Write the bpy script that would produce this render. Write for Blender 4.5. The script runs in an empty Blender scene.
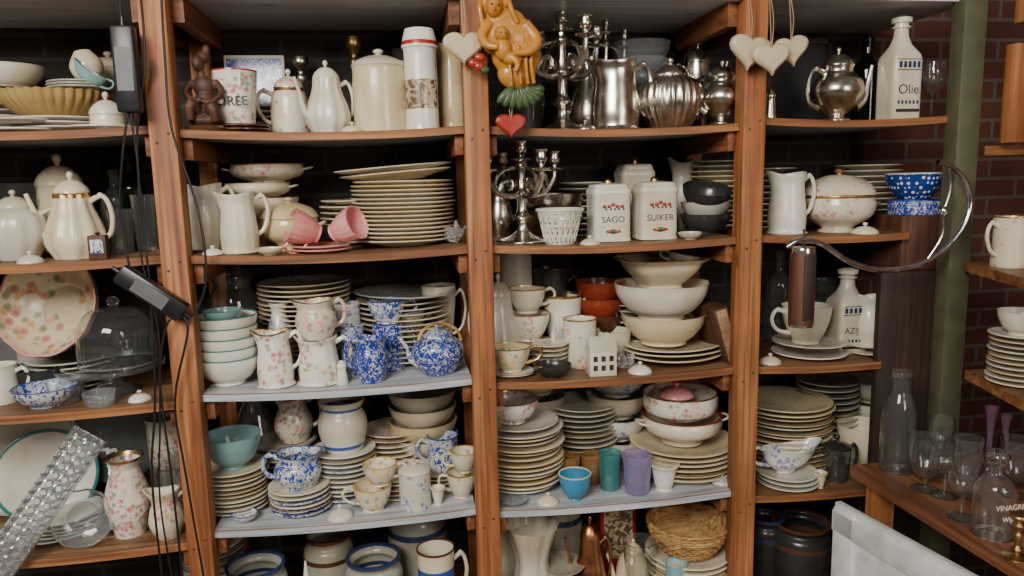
import bpy, math, random
from mathutils import Vector, Matrix
random.seed(7)
PI=math.pi
# ---------------------------------------------------------------- camera
FPX=740.0; C=Vector((0,-1.85,1.60)); yaw,pit,rol=[math.radians(a) for a in (8.5,8.5,1.3)]
F=Vector((math.sin(yaw)*math.cos(pit),math.cos(yaw)*math.cos(pit),-math.sin(pit)))
R0=Vector((math.cos(yaw),-math.sin(yaw),0)); U0=R0.cross(F)
R=R0*math.cos(rol)-U0*math.sin(rol); U=U0*math.cos(rol)+R0*math.sin(rol)
def ray(px,py): return F+R*((px-512)/FPX)+U*((288-py)/FPX)
def atY(px,py,y):
    d=ray(px,py); return C+d*((y-C.y)/d.y)
def atZ(px,py,z):
    d=ray(px,py); return C+d*((z-C.z)/d.z)
def xfor(px,y,z):
    u=(px-512)/FPX; W=R-F*u
    return C.x-((y-C.y)*W.y+(z-C.z)*W.z)/W.x
def mpp(x,y,z): return (Vector((x,y,z))-C).dot(F)/FPX
cam=bpy.data.cameras.new('camera'); cam.sensor_width=36; cam.lens=36*FPX/1024; cam.clip_start=.02
co=bpy.data.objects.new('camera',cam); bpy.context.collection.objects.link(co)
m=Matrix((( R.x,U.x,-F.x,C.x),(R.y,U.y,-F.y,C.y),(R.z,U.z,-F.z,C.z),(0,0,0,1))); co.matrix_world=m
bpy.context.scene.camera=co
# ---------------------------------------------------------------- materials
def newmat(name):
    mt=bpy.data.materials.new(name); mt.use_nodes=True
    n=mt.node_tree; return mt,n,n.nodes['Principled BSDF']
def setp(b,**k):
    for a,v in k.items():
        a=a.replace('_',' ')
        if a in b.inputs: b.inputs[a].default_value=v
def c4(c): return (c[0],c[1],c[2],1)
def srgb(r,g,b):
    f=lambda v:(v/255/12.92 if v<=10 else ((v/255+.055)/1.055)**2.4)
    return (f(r),f(g),f(b))
def mixn(n,fac,a,b):
    x=n.nodes.new('ShaderNodeMix'); x.data_type='RGBA'
    for s,v in ((0,fac),(6,a),(7,b)):
        if hasattr(v,'is_output'): n.links.new(v,x.inputs[s])
        else: x.inputs[s].default_value=v if s==0 else c4(v)
    return x.outputs[2]
def mathn(n,op,a,b=0):
    x=n.nodes.new('ShaderNodeMath'); x.operation=op
    for s,v in ((0,a),(1,b)):
        if hasattr(v,'is_output'): n.links.new(v,x.inputs[s])
        else: x.inputs[s].default_value=v
    return x.outputs[0]
def noisen(n,scale,vec,detail=3,dist=0):
    x=n.nodes.new('ShaderNodeTexNoise'); x.inputs['Scale'].default_value=scale; x.inputs['Detail'].default_value=detail
    x.inputs['Distortion'].default_value=dist
    n.links.new(vec,x.inputs['Vector']); return x
def ramp(n,fac,stops,const=False):
    x=n.nodes.new('ShaderNodeValToRGB'); cr=x.color_ramp
    if const: cr.interpolation='CONSTANT'
    while len(cr.elements)<len(stops): cr.elements.new(.5)
    for e,(p,c) in zip(cr.elements,stops): e.position=p; e.color=c4(c)
    n.links.new(fac,x.inputs[0]); return x.outputs[0]
def coords(n,scale=(1,1,1),rnd=True):
    t=n.nodes.new('ShaderNodeTexCoord'); mp=n.nodes.new('ShaderNodeMapping'); mp.inputs['Scale'].default_value=scale
    n.links.new(t.outputs['Object'],mp.inputs['Vector'])
    if rnd:
        oi=n.nodes.new('ShaderNodeObjectInfo'); v=n.nodes.new('ShaderNodeVectorMath'); v.operation='SCALE'
        v.inputs[0].default_value=(3.1,4.7,2.3); n.links.new(oi.outputs['Random'],v.inputs['Scale'])
        n.links.new(v.outputs[0],mp.inputs['Location'])
    return mp.outputs[0]
def bumpn(n,b,h,strength=.3,dist=.002):
    x=n.nodes.new('ShaderNodeBump'); x.inputs['Strength'].default_value=strength; x.inputs['Distance'].default_value=dist
    n.links.new(h,x.inputs['Height']); n.links.new(x.outputs[0],b.inputs['Normal'])
def cer(name,col,rough=.2,pat=None,cols=None,scale=40,thr=.35,dens=.5,dirt=1.0):
    mt,n,b=newmat(name); v=coords(n)
    ns=noisen(n,9,v,5)
    dk=(col[0]*.78,col[1]*.72,col[2]*.58)
    oi=n.nodes.new('ShaderNodeObjectInfo')
    fac=ramp(n,ns.outputs[0],[(.4,(0,0,0)),(.75,(1,1,1))])
    fac=mathn(n,'MINIMUM',mathn(n,'ADD',fac,mathn(n,'MULTIPLY',oi.outputs['Random'],.6)),1.0)
    base=mixn(n,fac,col,dk)
    if pat=='floral':
        w=noisen(n,220,v); vm=n.nodes.new('ShaderNodeVectorMath'); vm.operation='SCALE'; vm.inputs['Scale'].default_value=.009
        n.links.new(w.outputs['Color'],vm.inputs[0]); va=n.nodes.new('ShaderNodeVectorMath'); va.operation='ADD'
        n.links.new(v,va.inputs[0]); n.links.new(vm.outputs[0],va.inputs[1])
        vo=n.nodes.new('ShaderNodeTexVoronoi'); vo.inputs['Scale'].default_value=scale; n.links.new(va.outputs[0],vo.inputs['Vector'])
        cl=noisen(n,scale*.25,v,1)
        mk=mathn(n,'MULTIPLY',mathn(n,'LESS_THAN',vo.outputs['Distance'],thr),mathn(n,'GREATER_THAN',cl.outputs[0],dens))
        sep=n.nodes.new('ShaderNodeSeparateColor'); n.links.new(vo.outputs['Color'],sep.inputs[0])
        k=len(cols); fl=ramp(n,sep.outputs[0],[(i/k,c) for i,c in enumerate(cols)],True)
        fl=mixn(n,mathn(n,'MULTIPLY',vo.outputs['Distance'],.9),fl,col)
        base=mixn(n,mathn(n,'MULTIPLY',mk,.9),base,fl)
    elif pat=='willow':
        w=noisen(n,scale,v,5,1.5); mk=ramp(n,w.outputs[0],[(dens-.02,(0,0,0)),(dens+.03,(1,1,1))])
        w2=noisen(n,scale*.25,v,2,.5)
        soft=mixn(n,ramp(n,w2.outputs[0],[(.42,(0,0,0)),(.6,(1,1,1))]),base,mixn(n,.45,base,cols[0]))
        base=mixn(n,mk,soft,cols[0])
    elif pat=='polka':
        vo=n.nodes.new('ShaderNodeTexVoronoi'); vo.inputs['Scale'].default_value=scale; vo.inputs['Randomness'].default_value=.25; n.links.new(v,vo.inputs['Vector'])
        base=mixn(n,mathn(n,'LESS_THAN',vo.outputs['Distance'],thr),base,cols[0])
    rr=n.nodes.new('ShaderNodeMapRange'); rr.inputs[1].default_value=.35; rr.inputs[2].default_value=.7; rr.inputs[3].default_value=rough*.8; rr.inputs[4].default_value=min(rough*2.4,.8)
    n.links.new(noisen(n,25,v,4).outputs[0],rr.inputs[0]); n.links.new(rr.outputs[0],b.inputs['Roughness'])
    n.links.new(base,b.inputs['Base Color']); setp(b,Coat_Weight=.25,Coat_Roughness=.12)
    return mt
def wood(name,cs,axis=2,rough=.6,sc=26,grime=.5):
    mt,n,b=newmat(name); s=[sc]*3; s[axis]=sc*.05; v=coords(n,tuple(s))
    ns=noisen(n,1.0,v,8,.9); c=ramp(n,ns.outputs[0],[(.3,cs[0]),(.5,cs[1]),(.7,cs[2])])
    s2=[sc*4]*3; s2[axis]=sc*.1; n3=noisen(n,1.0,coords(n,tuple(s2)),3); c=mixn(n,mathn(n,'MULTIPLY',ramp(n,n3.outputs[0],[(.5,(0,0,0)),(.68,(1,1,1))]),.6),c,tuple(x*.5 for x in cs[0]))
    v2=coords(n); n2=noisen(n,6,v2,6); c=mixn(n,mathn(n,'MULTIPLY',ramp(n,n2.outputs[0],[(.3,(0,0,0)),(.75,(1,1,1))]),grime),c,tuple(x*.5 for x in cs[0]))
    vk=n.nodes.new('ShaderNodeTexVoronoi'); sk=[9.0]*3; sk[axis]=4.5; n.links.new(coords(n,tuple(sk)),vk.inputs['Vector']); vk.inputs['Scale'].default_value=1.0
    kf=ramp(n,vk.outputs['Distance'],[(.06,(1,1,1)),(.14,(0,0,0))]); c=mixn(n,mathn(n,'MULTIPLY',kf,.75),c,tuple(x*.3 for x in cs[0]))
    n.links.new(c,b.inputs['Base Color']); setp(b,Roughness=rough); bumpn(n,b,n3.outputs[0],.4,.002); return mt
def metal(name,col,rough=.25):
    mt,n,b=newmat(name); v=coords(n); ns=noisen(n,30,v,4)
    n.links.new(ramp(n,ns.outputs[0],[(.35,tuple(c*.6 for c in col)),(.6,col)]),b.inputs['Base Color'])
    r=n.nodes.new('ShaderNodeMapRange'); r.inputs[3].default_value=rough*.6; r.inputs[4].default_value=rough*1.6
    n.links.new(ns.outputs[0],r.inputs[0]); n.links.new(r.outputs[0],b.inputs['Roughness']); setp(b,Metallic=1.0); return mt
def glass(name,col=(1,1,1),rough=.02,tr=.985):
    mt,n,b=newmat(name); setp(b,Base_Color=c4(col),Roughness=rough,Transmission_Weight=tr,IOR=1.45); return mt
def plain(name,col,rough=.5,met=0):
    mt,n,b=newmat(name); v=coords(n); ns=noisen(n,20,v,3)
    n.links.new(ramp(n,ns.outputs[0],[(.3,tuple(c*.75 for c in col)),(.6,col)]),b.inputs['Base Color']); setp(b,Roughness=rough,Metallic=met); return mt
PINKS=[srgb(195,75,98),srgb(105,125,70),srgb(220,130,142),srgb(200,145,65),srgb(130,145,95),srgb(175,60,82)]
W=cer('ceramic_white',(.80,.77,.69)); W2=cer('ceramic_greywhite',(.66,.63,.56)); CR=cer('ceramic_cream',(.72,.60,.37)); CR2=cer('ceramic_ivory',(.78,.70,.53))
CREAMY=cer('glaze_mustardcream',(.46,.32,.13)); PK=cer('ceramic_pink',(.78,.32,.33)); LB=cer('ceramic_lightblue',(.24,.43,.48)); BL=cer('glaze_blue',(.03,.09,.38))
TEAL=cer('glaze_teal',(.02,.20,.19)); RED=cer('glaze_red',(.38,.03,.018)); TER=cer('glaze_terracotta',(.27,.04,.018)); BR=cer('glaze_brown',(.10,.04,.02)); DK=cer('glaze_dark',(.03,.03,.032),.25); GR=cer('stoneware_grey',(.42,.41,.37))
DBL=cer('stoneware_blue',(.03,.05,.16)); YEL=cer('glaze_yellow',(.70,.50,.12)); GOLD=metal('gold_rim',(.75,.5,.2),.3); TANR=cer('rim_tan',(.36,.22,.08)); BLR=cer('rim_slate',(.16,.2,.3))
FL=cer('china_floral',(.80,.76,.67),.18,'floral',PINKS,72,.48,.505)
FLD=cer('china_floral_red',(.80,.76,.68),.18,'floral',[srgb(175,35,50),srgb(195,75,90),srgb(80,110,65)],75,.5,.49)
FLY=cer('china_floral_yellow',(.80,.77,.67),.18,'floral',[srgb(225,165,30),srgb(125,135,60),srgb(232,185,70)],70,.52,.44)
FLB=cer('china_floral_blue',(.74,.74,.72),.18,'floral',[srgb(45,65,145),srgb(65,90,165),srgb(95,115,170)],75,.5,.46)
FLR=cer('plate_rose_border',(.76,.68,.50),.2,'floral',[srgb(180,60,75),srgb(205,135,45),srgb(90,108,50),srgb(215,120,115)],40,.5,.5)
WIL=cer('china_blue_willow',(.72,.76,.80),.15,'willow',[(.012,.04,.28)],110,dens=.455)
WILL=cer('china_blue_light',(.74,.76,.78),.15,'willow',[(.02,.06,.32)],75,dens=.53)
SEP=cer('china_sepia_scene',(.66,.56,.42),.2,'willow',[(.13,.08,.04)],45,dens=.5)
POL=cer('china_polka',(.01,.05,.30),.15,'polka',[(.8,.8,.8)],75,.33); SKY=cer('glaze_skyblue',(.05,.30,.60))
POSTW=wood('wood_post',(srgb(120,68,34),srgb(170,104,58),srgb(200,138,84)),2)
EDGEW=wood('wood_edge',(srgb(106,64,34),srgb(152,95,54),srgb(184,128,80)),0)
CLEAT=wood('wood_cleat',(srgb(96,55,28),srgb(140,84,46),srgb(168,108,64)),1)
SHT=wood('shelf_top_brown',(srgb(98,67,43),srgb(134,96,64),srgb(162,124,88)),0,.5)
SHG=wood('shelf_top_grey',(srgb(150,153,156),srgb(187,191,195),srgb(212,215,218)),0,.35,grime=.2)
TOPU=wood('shelf_underside',(srgb(112,112,113),srgb(135,135,136),srgb(152,152,152)),0,.6); LAMLIT=wood('laminate_baked_bounce',(srgb(190,190,194),srgb(210,210,214),srgb(222,222,226)),0,.35,grime=.1)  # top board laminate: bounce light from the floor put into its lightened colour
DARKW=wood('wood_dark',(srgb(38,26,20),srgb(55,38,29),srgb(74,52,40)),2)
REDW=wood('wood_redbrown',(srgb(62,34,24),srgb(88,52,36),srgb(108,68,48)),2)
TABW=wood('wood_table',(srgb(100,60,38),srgb(136,86,58),srgb(160,110,78)),1,.45)
OLIVE=plain('paint_olive',srgb(86,86,64),.5); WPAINT=plain('paint_white_worn',srgb(232,232,230),.45)
SIL=metal('silver_tarnished',(.80,.75,.65),.22); CHR=metal('chrome',(.85,.85,.85),.1); BRS=metal('brass_old',(.45,.30,.13),.35); COP=metal('copper',(.6,.25,.12),.3)
GL=glass('glass_clear',(.96,.99,.98)); GLA=glass('glass_amber',(.8,.5,.2),tr=.85); GLT=glass('glass_teal',(.2,.6,.6),tr=.82); GLP=glass('glass_purple',(.62,.52,.80),tr=.78); GLD=glass('glass_green',(.1,.2,.12)); GLV=glass('glass_amethyst',(.62,.4,.54),tr=.88); GLR=glass('glass_frost',(.94,.97,.97),.03,.97)
GLC=glass('glass_crystal',(.93,.97,.99),.03,.93); PLW=glass('plastic_wrap',(.95,.95,.95),.15,.85)
BLK=plain('plastic_black',(.012,.012,.014),.35); BLK2=plain('ink_black',(.02,.02,.02),.6); WICK=wood('wicker',(srgb(120,80,40),srgb(185,140,82),srgb(215,175,115)),0,.7,60,grime=.3)
MUST=cer('figurine_gold',(.50,.21,.025),.35); STN=cer('stone_cream',(.60,.52,.36),.7); GRN=cer('leaf_green',(.05,.10,.03),.5); STRW=plain('twine',(.35,.26,.15),.9)
BUFF=wood('card_buff',(srgb(140,105,75),srgb(165,130,98),srgb(180,150,115)),0); LBL=plain('label_grey',(.12,.12,.12),.5)
# ---------------------------------------------------------------- mesh kit
def sp(p,n=5):
    out=[]; q=[p[0]]+list(p)+[p[-1]]
    for i in range(1,len(q)-2):
        for j in range(n):
            t=j/n; a=[]
            for k in range(len(p[0])):
                p0,p1,p2,p3=q[i-1][k],q[i][k],q[i+1][k],q[i+2][k]
                a.append(.5*((2*p1)+(-p0+p2)*t+(2*p0-5*p1+4*p2-p3)*t*t+(-p0+3*p1-3*p2+p3)*t**3))
            out.append(tuple(a))
    out.append(tuple(p[-1])); return out
def shell(o,t):
    z0=o[0][1]
    return [(0,z0)]+list(o)+[(max(r-t,.0006),max(z,z0+t)) for r,z in reversed(o)]+[(0,z0+t)]
def rotz(a): return Matrix.Rotation(a,4,'Z')
class K:
    def __init__(s): s.v=[];s.f=[];s.m=[];s.mats=[];s.T=Matrix()
    def mi(s,mt):
        if mt not in s.mats: s.mats.append(mt)
        return s.mats.index(mt)
    def add(s,vs,fs,mt,T=None):
        o=len(s.v); TT=s.T@T if T is not None else s.T
        s.v+=[TT@Vector(v) for v in vs]
        ml=mt if isinstance(mt,list) else [mt]*len(fs)
        for f,q in zip(fs,ml): s.f.append([i+o for i in f]); s.m.append(s.mi(q))
    def lathe(s,prof,mt,seg=28,T=None,fn=None,bands=(),skip=None,sx=1,sy=1):
        vs=[];rings=[]
        for r,z in prof:
            if r<=1e-6: rings.append([len(vs)]); vs.append((0,0,z))
            else:
                rg=[]
                for i in range(seg):
                    th=2*PI*i/seg; rr,zz=(r,z) if fn is None else fn(r,z,th)
                    rg.append(len(vs)); vs.append((rr*math.cos(th)*sx,rr*math.sin(th)*sy,zz))
                rings.append(rg)
        fs=[];ms=[]
        for j in range(len(rings)-1):
            a,b=rings[j],rings[j+1]; zm=(prof[j][1]+prof[j+1][1])/2; q=mt
            for z0,z1,bm in bands:
                if z0<=zm<=z1: q=bm
            if len(a)==1 and len(b)==1: continue
            for i in range(seg):
                k=(i+1)%seg
                if skip and skip(i,j): continue
                if len(a)==1: fs.append((a[0],b[k],b[i]))
                elif len(b)==1: fs.append((a[i],a[k],b[0]))
                else: fs.append((a[i],a[k],b[k],b[i]))
                ms.append(q)
        s.add(vs,fs,ms,T)
    def tube(s,pts,rad,mt,seg=8,T=None,n=4,flat=1):
        if not hasattr(rad,'__len__'): rad=[rad]*len(pts)
        P=sp([tuple(p)+(r,) for p,r in zip(pts,rad)],n); vs=[];fs=[]
        pv=[Vector(p[:3]) for p in P]; nrm=None
        for i,p in enumerate(pv):
            t=(pv[min(i+1,len(pv)-1)]-pv[max(i-1,0)]); t.normalize() if t.length>1e-9 else None
            if nrm is None:
                a=Vector((0,1,0)) if abs(t.y)<.9 else Vector((1,0,0)); nrm=(a-t*a.dot(t)).normalized()
            else:
                nrm=nrm-t*nrm.dot(t); nrm.normalize()
            b=t.cross(nrm)
            for k in range(seg):
                th=2*PI*k/seg; vs.append(p+(nrm*math.cos(th)*flat+b*math.sin(th))*max(P[i][3],.0003))
        for i in range(len(pv)-1):
            for k in range(seg):
                l=(k+1)%seg; fs.append((i*seg+k,i*seg+l,(i+1)*seg+l,(i+1)*seg+k))
        fs.append(tuple(range(seg))[::-1]); fs.append(tuple((len(pv)-1)*seg+k for k in range(seg)))
        s.add(vs,fs,mt,T)
    def box(s,c,d,mt,T=None,b=.0):
        x,y,z=d[0]/2,d[1]/2,d[2]/2; b=min(b,x*.9,y*.9,z*.9)
        if b<=0:
            vs=[(c[0]+i*x,c[1]+j*y,c[2]+k*z) for i in(-1,1) for j in(-1,1) for k in(-1,1)]
            s.add(vs,[(0,1,3,2),(4,6,7,5),(0,4,5,1),(2,3,7,6),(0,2,6,4),(1,5,7,3)],mt,T); return
        import bmesh
        bm=bmesh.new(); bmesh.ops.create_cube(bm,size=1)
        for v in bm.verts: v.co=Vector((v.co.x*d[0]+c[0],v.co.y*d[1]+c[1],v.co.z*d[2]+c[2]))
        bmesh.ops.bevel(bm,geom=bm.edges[:],offset=b,segments=2,affect='EDGES',profile=.5)
        bm.verts.index_update(); s.add([v.co.copy() for v in bm.verts],[[v.index for v in f.verts] for f in bm.faces],mt,T); bm.free()
    def ball(s,c,r,mt,T=None,seg=16):
        if not hasattr(r,'__len__'): r=(r,r,r)
        pr=[(math.sin(PI*i/10) if 0<i<10 else 0,-math.cos(PI*i/10)) for i in range(11)]
        TT=Matrix.Translation(c)@Matrix.Diagonal((r[0],r[1],r[2],1)); s.lathe(pr,mt,seg,(T@TT) if T is not None else TT)
    def text(s,body,size,mt,T):
        cu=bpy.data.curves.new('t','FONT'); cu.body=body; cu.size=size; cu.extrude=.0004; cu.align_x='CENTER'; cu.align_y='CENTER'
        ob=bpy.data.objects.new('t',cu); bpy.context.collection.objects.link(ob); bpy.context.view_layer.update()
        me=bpy.data.meshes.new_from_object(ob.evaluated_get(bpy.context.evaluated_depsgraph_get()))
        s.add([v.co.copy() for v in me.vertices],[list(p.vertices) for p in me.polygons],mt,T)
        bpy.data.objects.remove(ob); bpy.data.meshes.remove(me); bpy.data.curves.remove(cu)
    def done(s,name,loc=(0,0,0),rot=0,Rm=None,smooth=True):
        me=bpy.data.meshes.new(name); me.from_pydata([tuple(v) for v in s.v],[],s.f)
        for q in s.mats: me.materials.append(q)
        me.polygons.foreach_set('material_index',s.m)
        me.polygons.foreach_set('use_smooth',[smooth]*len(s.f)); me.update()
        if smooth:
            try: me.set_sharp_from_angle(angle=math.radians(42))
            except Exception: pass
        ob=bpy.data.objects.new(name,me); bpy.context.collection.objects.link(ob)
        mw=Matrix.Translation(loc)@rotz(rot)
        if Rm is not None: mw=mw@Rm
        ob.matrix_world=mw; return ob
TXF=Matrix.Rotation(PI/2,4,'X')
# ---------------------------------------------------------------- shelves
POSTPX=[176,482,751]; XP=[atY(p,288,-.03).x for p in POSTPX]; pitch=(XP[2]-XP[0])/2
XL=XP[0]-pitch; XRW=2.35; DEP=.42; PW=.06
XR3=atY(962,120,0).x
SEC=[(XL,XP[0]),(XP[0],XP[1]),(XP[1],XP[2]),(XP[2],XR3)]
FRONT={(0,1):(75,131),(0,2):(75,263),(0,3):(75,412),(0,4):(75,556),(1,1):(330,132),(1,2):(330,255),(1,3):(330,390),(1,4):(330,524),
 (2,1):(620,129),(2,2):(620,245),(2,3):(620,378),(2,4):(620,503),(3,1):(860,120),(3,2):(840,236),(3,3):(820,366),(3,4):(810,494)}
SZ={k:atY(p[0],p[1],0).z for k,p in FRONT.items()}
for s_ in range(4): SZ[(s_,5)]=SZ[(s_,4)]-.345
SAG=.013
def shz(sec,row,x):
    a,b=SEC[sec]; t=(x-a)/(b-a); t=min(max(t,0),1)
    return SZ[(sec,row)]+SAG*(1-4*t*(1-t))
XEND={(3,2):atY(908,236,0).x,(3,3):atY(880,366,0).x,(3,4):atY(880,494,0).x,(3,5):atY(880,494,0).x}
for (s_,r_),z in SZ.items():
    a,b=SEC[s_]; b=XEND.get((s_,r_),b); k=K(); n=14; a1=a+(PW/2+.001); b1=b-(PW/2+.001 if s_<3 else 0); vs=[];fs=[];ms=[]
    top=SHG if (s_,r_) in ((1,3),(1,4),(2,4)) else SHT; th=.019
    for i in range(n+1):
        x=a1+(b1-a1)*i/n; zz=shz(s_,r_,x)
        vs+=[(x,-.005,zz-th),(x,-.005,zz-.002),(x,-.003,zz),(x,DEP-.02,zz),(x,DEP-.02,zz-th)]
    for i in range(n):
        o=i*5
        for j,q in ((0,EDGEW if top is SHT else (SHG if r_<5 else EDGEW)),(1,EDGEW),(2,top),(3,top),(4,TOPU if r_==1 else SHT)):
            l=(j+1)%5; fs.append((o+j,o+5+j,o+5+l,o+l)); ms.append(q)
    fs+=[(0,1,2,3,4),tuple(n*5+j for j in (4,3,2,1,0))]; ms+=[EDGEW,EDGEW]
    k.add(vs,fs,ms); k.done('shelf_board',smooth=False)
ZT=2.03
for i,x in enumerate(XP):
    k=K(); k.box((x,0,ZT/2+.03),(PW,.055,ZT+.1),POSTW,b=.003); k.box((x,DEP-.04,ZT/2),(.05,.035,ZT-.02),POSTW,b=.003)
    for s_,side in ((i,-1),(i+1,1)):
        for r_ in range(1,6):
            z=SZ[(s_,r_)]+SAG-.021; k.box((x+side*(PW/2+.012),DEP/2-.01,z-.027),(.022,DEP-.05,.05),CLEAT,b=.002)
    for r_ in range(1,6):
        for dd in (-.014,.013): k.ball((x+dd,-.0278,SZ[(min(i+1,3),r_)]-.01+dd*.8),(.0035,.0015,.0035),BR)
    k.done('shelf_post')
k=K(); k.box(((XL+XR3)/2,DEP/2-.01,ZT+.011),(XR3-XL+.02,DEP+.02,.02),LAMLIT); k.box(((XL+XR3)/2,-.036,ZT+.07),(XR3-XL+.02,.02,.10),EDGEW)
for x in XP:
    for sd in(-1,1): k.box((x+sd*(PW/2+.014),DEP/2-.01,ZT-.03),(.026,DEP-.06,.06),CLEAT)
k.done('shelf_top_board',smooth=False)
# ---------------------------------------------------------------- room
def brick(name,c1,c2,mo,axis):
    mt,n,b=newmat(name); t=n.nodes.new('ShaderNodeTexCoord'); s=n.nodes.new('ShaderNodeSeparateXYZ'); cb=n.nodes.new('ShaderNodeCombineXYZ')
    n.links.new(t.outputs['Object'],s.inputs[0]); n.links.new(s.outputs[axis],cb.inputs[0]); n.links.new(s.outputs[2],cb.inputs[1])
    br=n.nodes.new('ShaderNodeTexBrick'); n.links.new(cb.outputs[0],br.inputs['Vector'])
    setp(br,Scale=1.0); br.inputs['Brick Width'].default_value=.21; br.inputs['Row Height'].default_value=.065; br.inputs['Mortar Size'].default_value=.006
    br.inputs['Color1'].default_value=c4(c1); br.inputs['Color2'].default_value=c4(c2); br.inputs['Mortar'].default_value=c4(mo)
    ns=noisen(n,25,t.outputs['Object'],5); c=mixn(n,mathn(n,'MULTIPLY',ns.outputs[0],.6),br.outputs[0],tuple(x*.4 for x in c1))
    n.links.new(c,b.inputs['Base Color']); setp(b,Roughness=.85); bumpn(n,b,br.outputs['Fac'],-.6,.004); return mt
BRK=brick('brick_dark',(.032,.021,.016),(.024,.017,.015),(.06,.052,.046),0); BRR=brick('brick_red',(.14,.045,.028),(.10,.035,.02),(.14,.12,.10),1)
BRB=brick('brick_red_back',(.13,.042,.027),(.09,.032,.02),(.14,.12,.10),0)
CONC=plain('floor_concrete',(.16,.14,.12),.8)
def rbox(name,c,d,mt): k=K(); k.box(c,d,mt); return k.done(name,smooth=False)
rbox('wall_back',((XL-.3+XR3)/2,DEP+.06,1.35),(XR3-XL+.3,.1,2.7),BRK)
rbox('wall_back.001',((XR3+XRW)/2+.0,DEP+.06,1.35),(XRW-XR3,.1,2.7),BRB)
rbox('wall_right',(XRW+.05,-1.4,1.35),(.1,3.7,2.7),BRR)
rbox('floor',((XL-.3+XRW)/2,-1.4,-.05),(XRW-XL+.3,3.8,.1),CONC)
# ---------------------------------------------------------------- generators
def rimfn(fl,n): return (lambda r,z,th:(r*(1+fl*math.cos(n*th)),z)) if fl else None
def handle(k,x0,z0,x1,z1,out,rad,mt,az=0,flat=1.0):
    pts=[(x0-.004,0,z0),(x0+out*.65,0,z0+abs(z0-z1)*.12),(x0+out,0,z0*.68+z1*.32),(max(x0,x1)+out*.55,0,z1+(z0-z1)*.18),(x1-.004,0,z1)]
    k.tube(pts,[rad*1.3,rad,rad,rad,rad*1.3],mt,T=rotz(az),flat=flat)
    k.ball((x0+out*.5,0,z0+abs(z0-z1)*.15),(rad*1.3,rad*1.1,rad*1.2),mt,rotz(az),8)
def g_bowl(k,w,h,mat=W,rim=None,foot=.5,fl=0,nf=16,T=None,t=.0035,shape='round',sx=1,sy=1,sq=0):
    r=w/2
    if shape=='round': o=[(foot*r*.98,0),(foot*r,.03*h),(foot*r*.98,.09*h),(r*.74,.3*h),(r*.93,.66*h),(r*.99,.96*h),(r,h)]
    elif shape=='flare': o=[(foot*r,0),(foot*r*.92,.07*h),(foot*r*1.1,.2*h),(r*.72,.55*h),(r*.82,.8*h),(r*.99,.96*h),(r,h)]
    else: o=[(foot*r,0),(foot*r,.05*h),(r*.92,.25*h),(r,.6*h),(r*.98,.96*h),(r*.98,h)]
    pr=shell(sp(o,4),t); fn=None
    if fl: fn=lambda a,z,th:(a*(1+fl*abs(math.cos(nf*th/2))*min(1,z/h*1.5)),z+ (fl*.25*h*math.cos(nf*th) if z>.93*h else 0))
    if sq: fn=lambda a,z,th:(a*((abs(math.cos(th))**sq+abs(math.sin(th))**sq)**(-1/sq))*.9,z)
    k.lathe(pr,mat,36 if not fl else max(48,nf*4),T,fn,bands=[(h*.96,h*1.1,rim)] if rim else (),sx=sx,sy=sy)
def g_bowls(k,w,h,n=4,mat=W,rim=None,step=None,**kw):
    mats=mat if isinstance(mat,list) else [mat]; bh=kw.pop('bh',.42)*w; st=(h-bh)/max(n-1,1)
    for i in range(n): g_bowl(k,w*(1-.012*(i%2)),bh,mats[i%len(mats)],rim,T=Matrix.Translation((random.uniform(-.002,.002),0,i*st)),**kw)
def g_plates(k,w,h,n=8,mat=W,rim=None,fl=0,nf=12,ph=.075,sx=1,sy=1,jit=.003,vary=.0):
    mats=mat if isinstance(mat,list) else [mat]; ph=min(ph*w,h); st=(h-ph)/max(n-1,1); e=min(.0042,ph*.4)
    alt=[None]; 
    if n>=5 and DK not in mats: alt=[None,None,TANR,random.choice([BLR,TANR,None])]
    for i in range(n):
        r=w/2*(1-random.random()*vary); q=random.choice(mats); rm=rim or (random.choice(alt) if i%3 else None)
        pr=[(0,0),(.52*r,0),(.56*r,.003),(.7*r,(ph-e)*.5),(r*.985,ph-e),(r,ph-e*.75),(r*1.0,ph-e*.25),(r*.985,ph),(.93*r,ph*.93),(.7*r,(ph-e)*.5+.0035),(.57*r,.0065),(0,.0055)]
        k.lathe(pr,q,40,Matrix.Translation((random.uniform(-jit,jit),random.uniform(-jit,jit),i*st))@rotz(random.random()*6),
            rimfn(fl,nf),bands=[(ph-e*.45,ph*1.1,rm)] if rm else (),sx=sx,sy=sy)
def g_cup(k,w,h,mat=W,rim=None,az=0,foot=.55,shape='round',fl=0,T=None,hm=None,**kw):
    T=T or Matrix(); g_bowl(k,w,h,mat,rim,foot,T=T,shape=shape,fl=fl,t=.0028); o=k.T; k.T=o@T
    handle(k,w*.49,h*.84,w*.40,h*.28,w*.28,w*.04,hm or mat,az); k.T=o
def g_mug(k,w,h,mat=W,rim=None,az=0,bands=(),taper=1.0,hm=None):
    r=w/2; o=[(r*.9*taper,0),(r*taper,.04*h),(r*.95*(taper*.5+.5),.5*h),(r*.97,.92*h),(r,.975*h),(r,h)]
    k.lathe(shell(sp(o,4),.0035),mat,32,bands=list(((a*h,b*h,c) for a,b,c in bands))+([(h*.975,h*1.1,rim)] if rim else []))
    handle(k,r*.97,h*.8,r*.97,h*.22,w*.32,w*.055,hm or mat,az)
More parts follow.
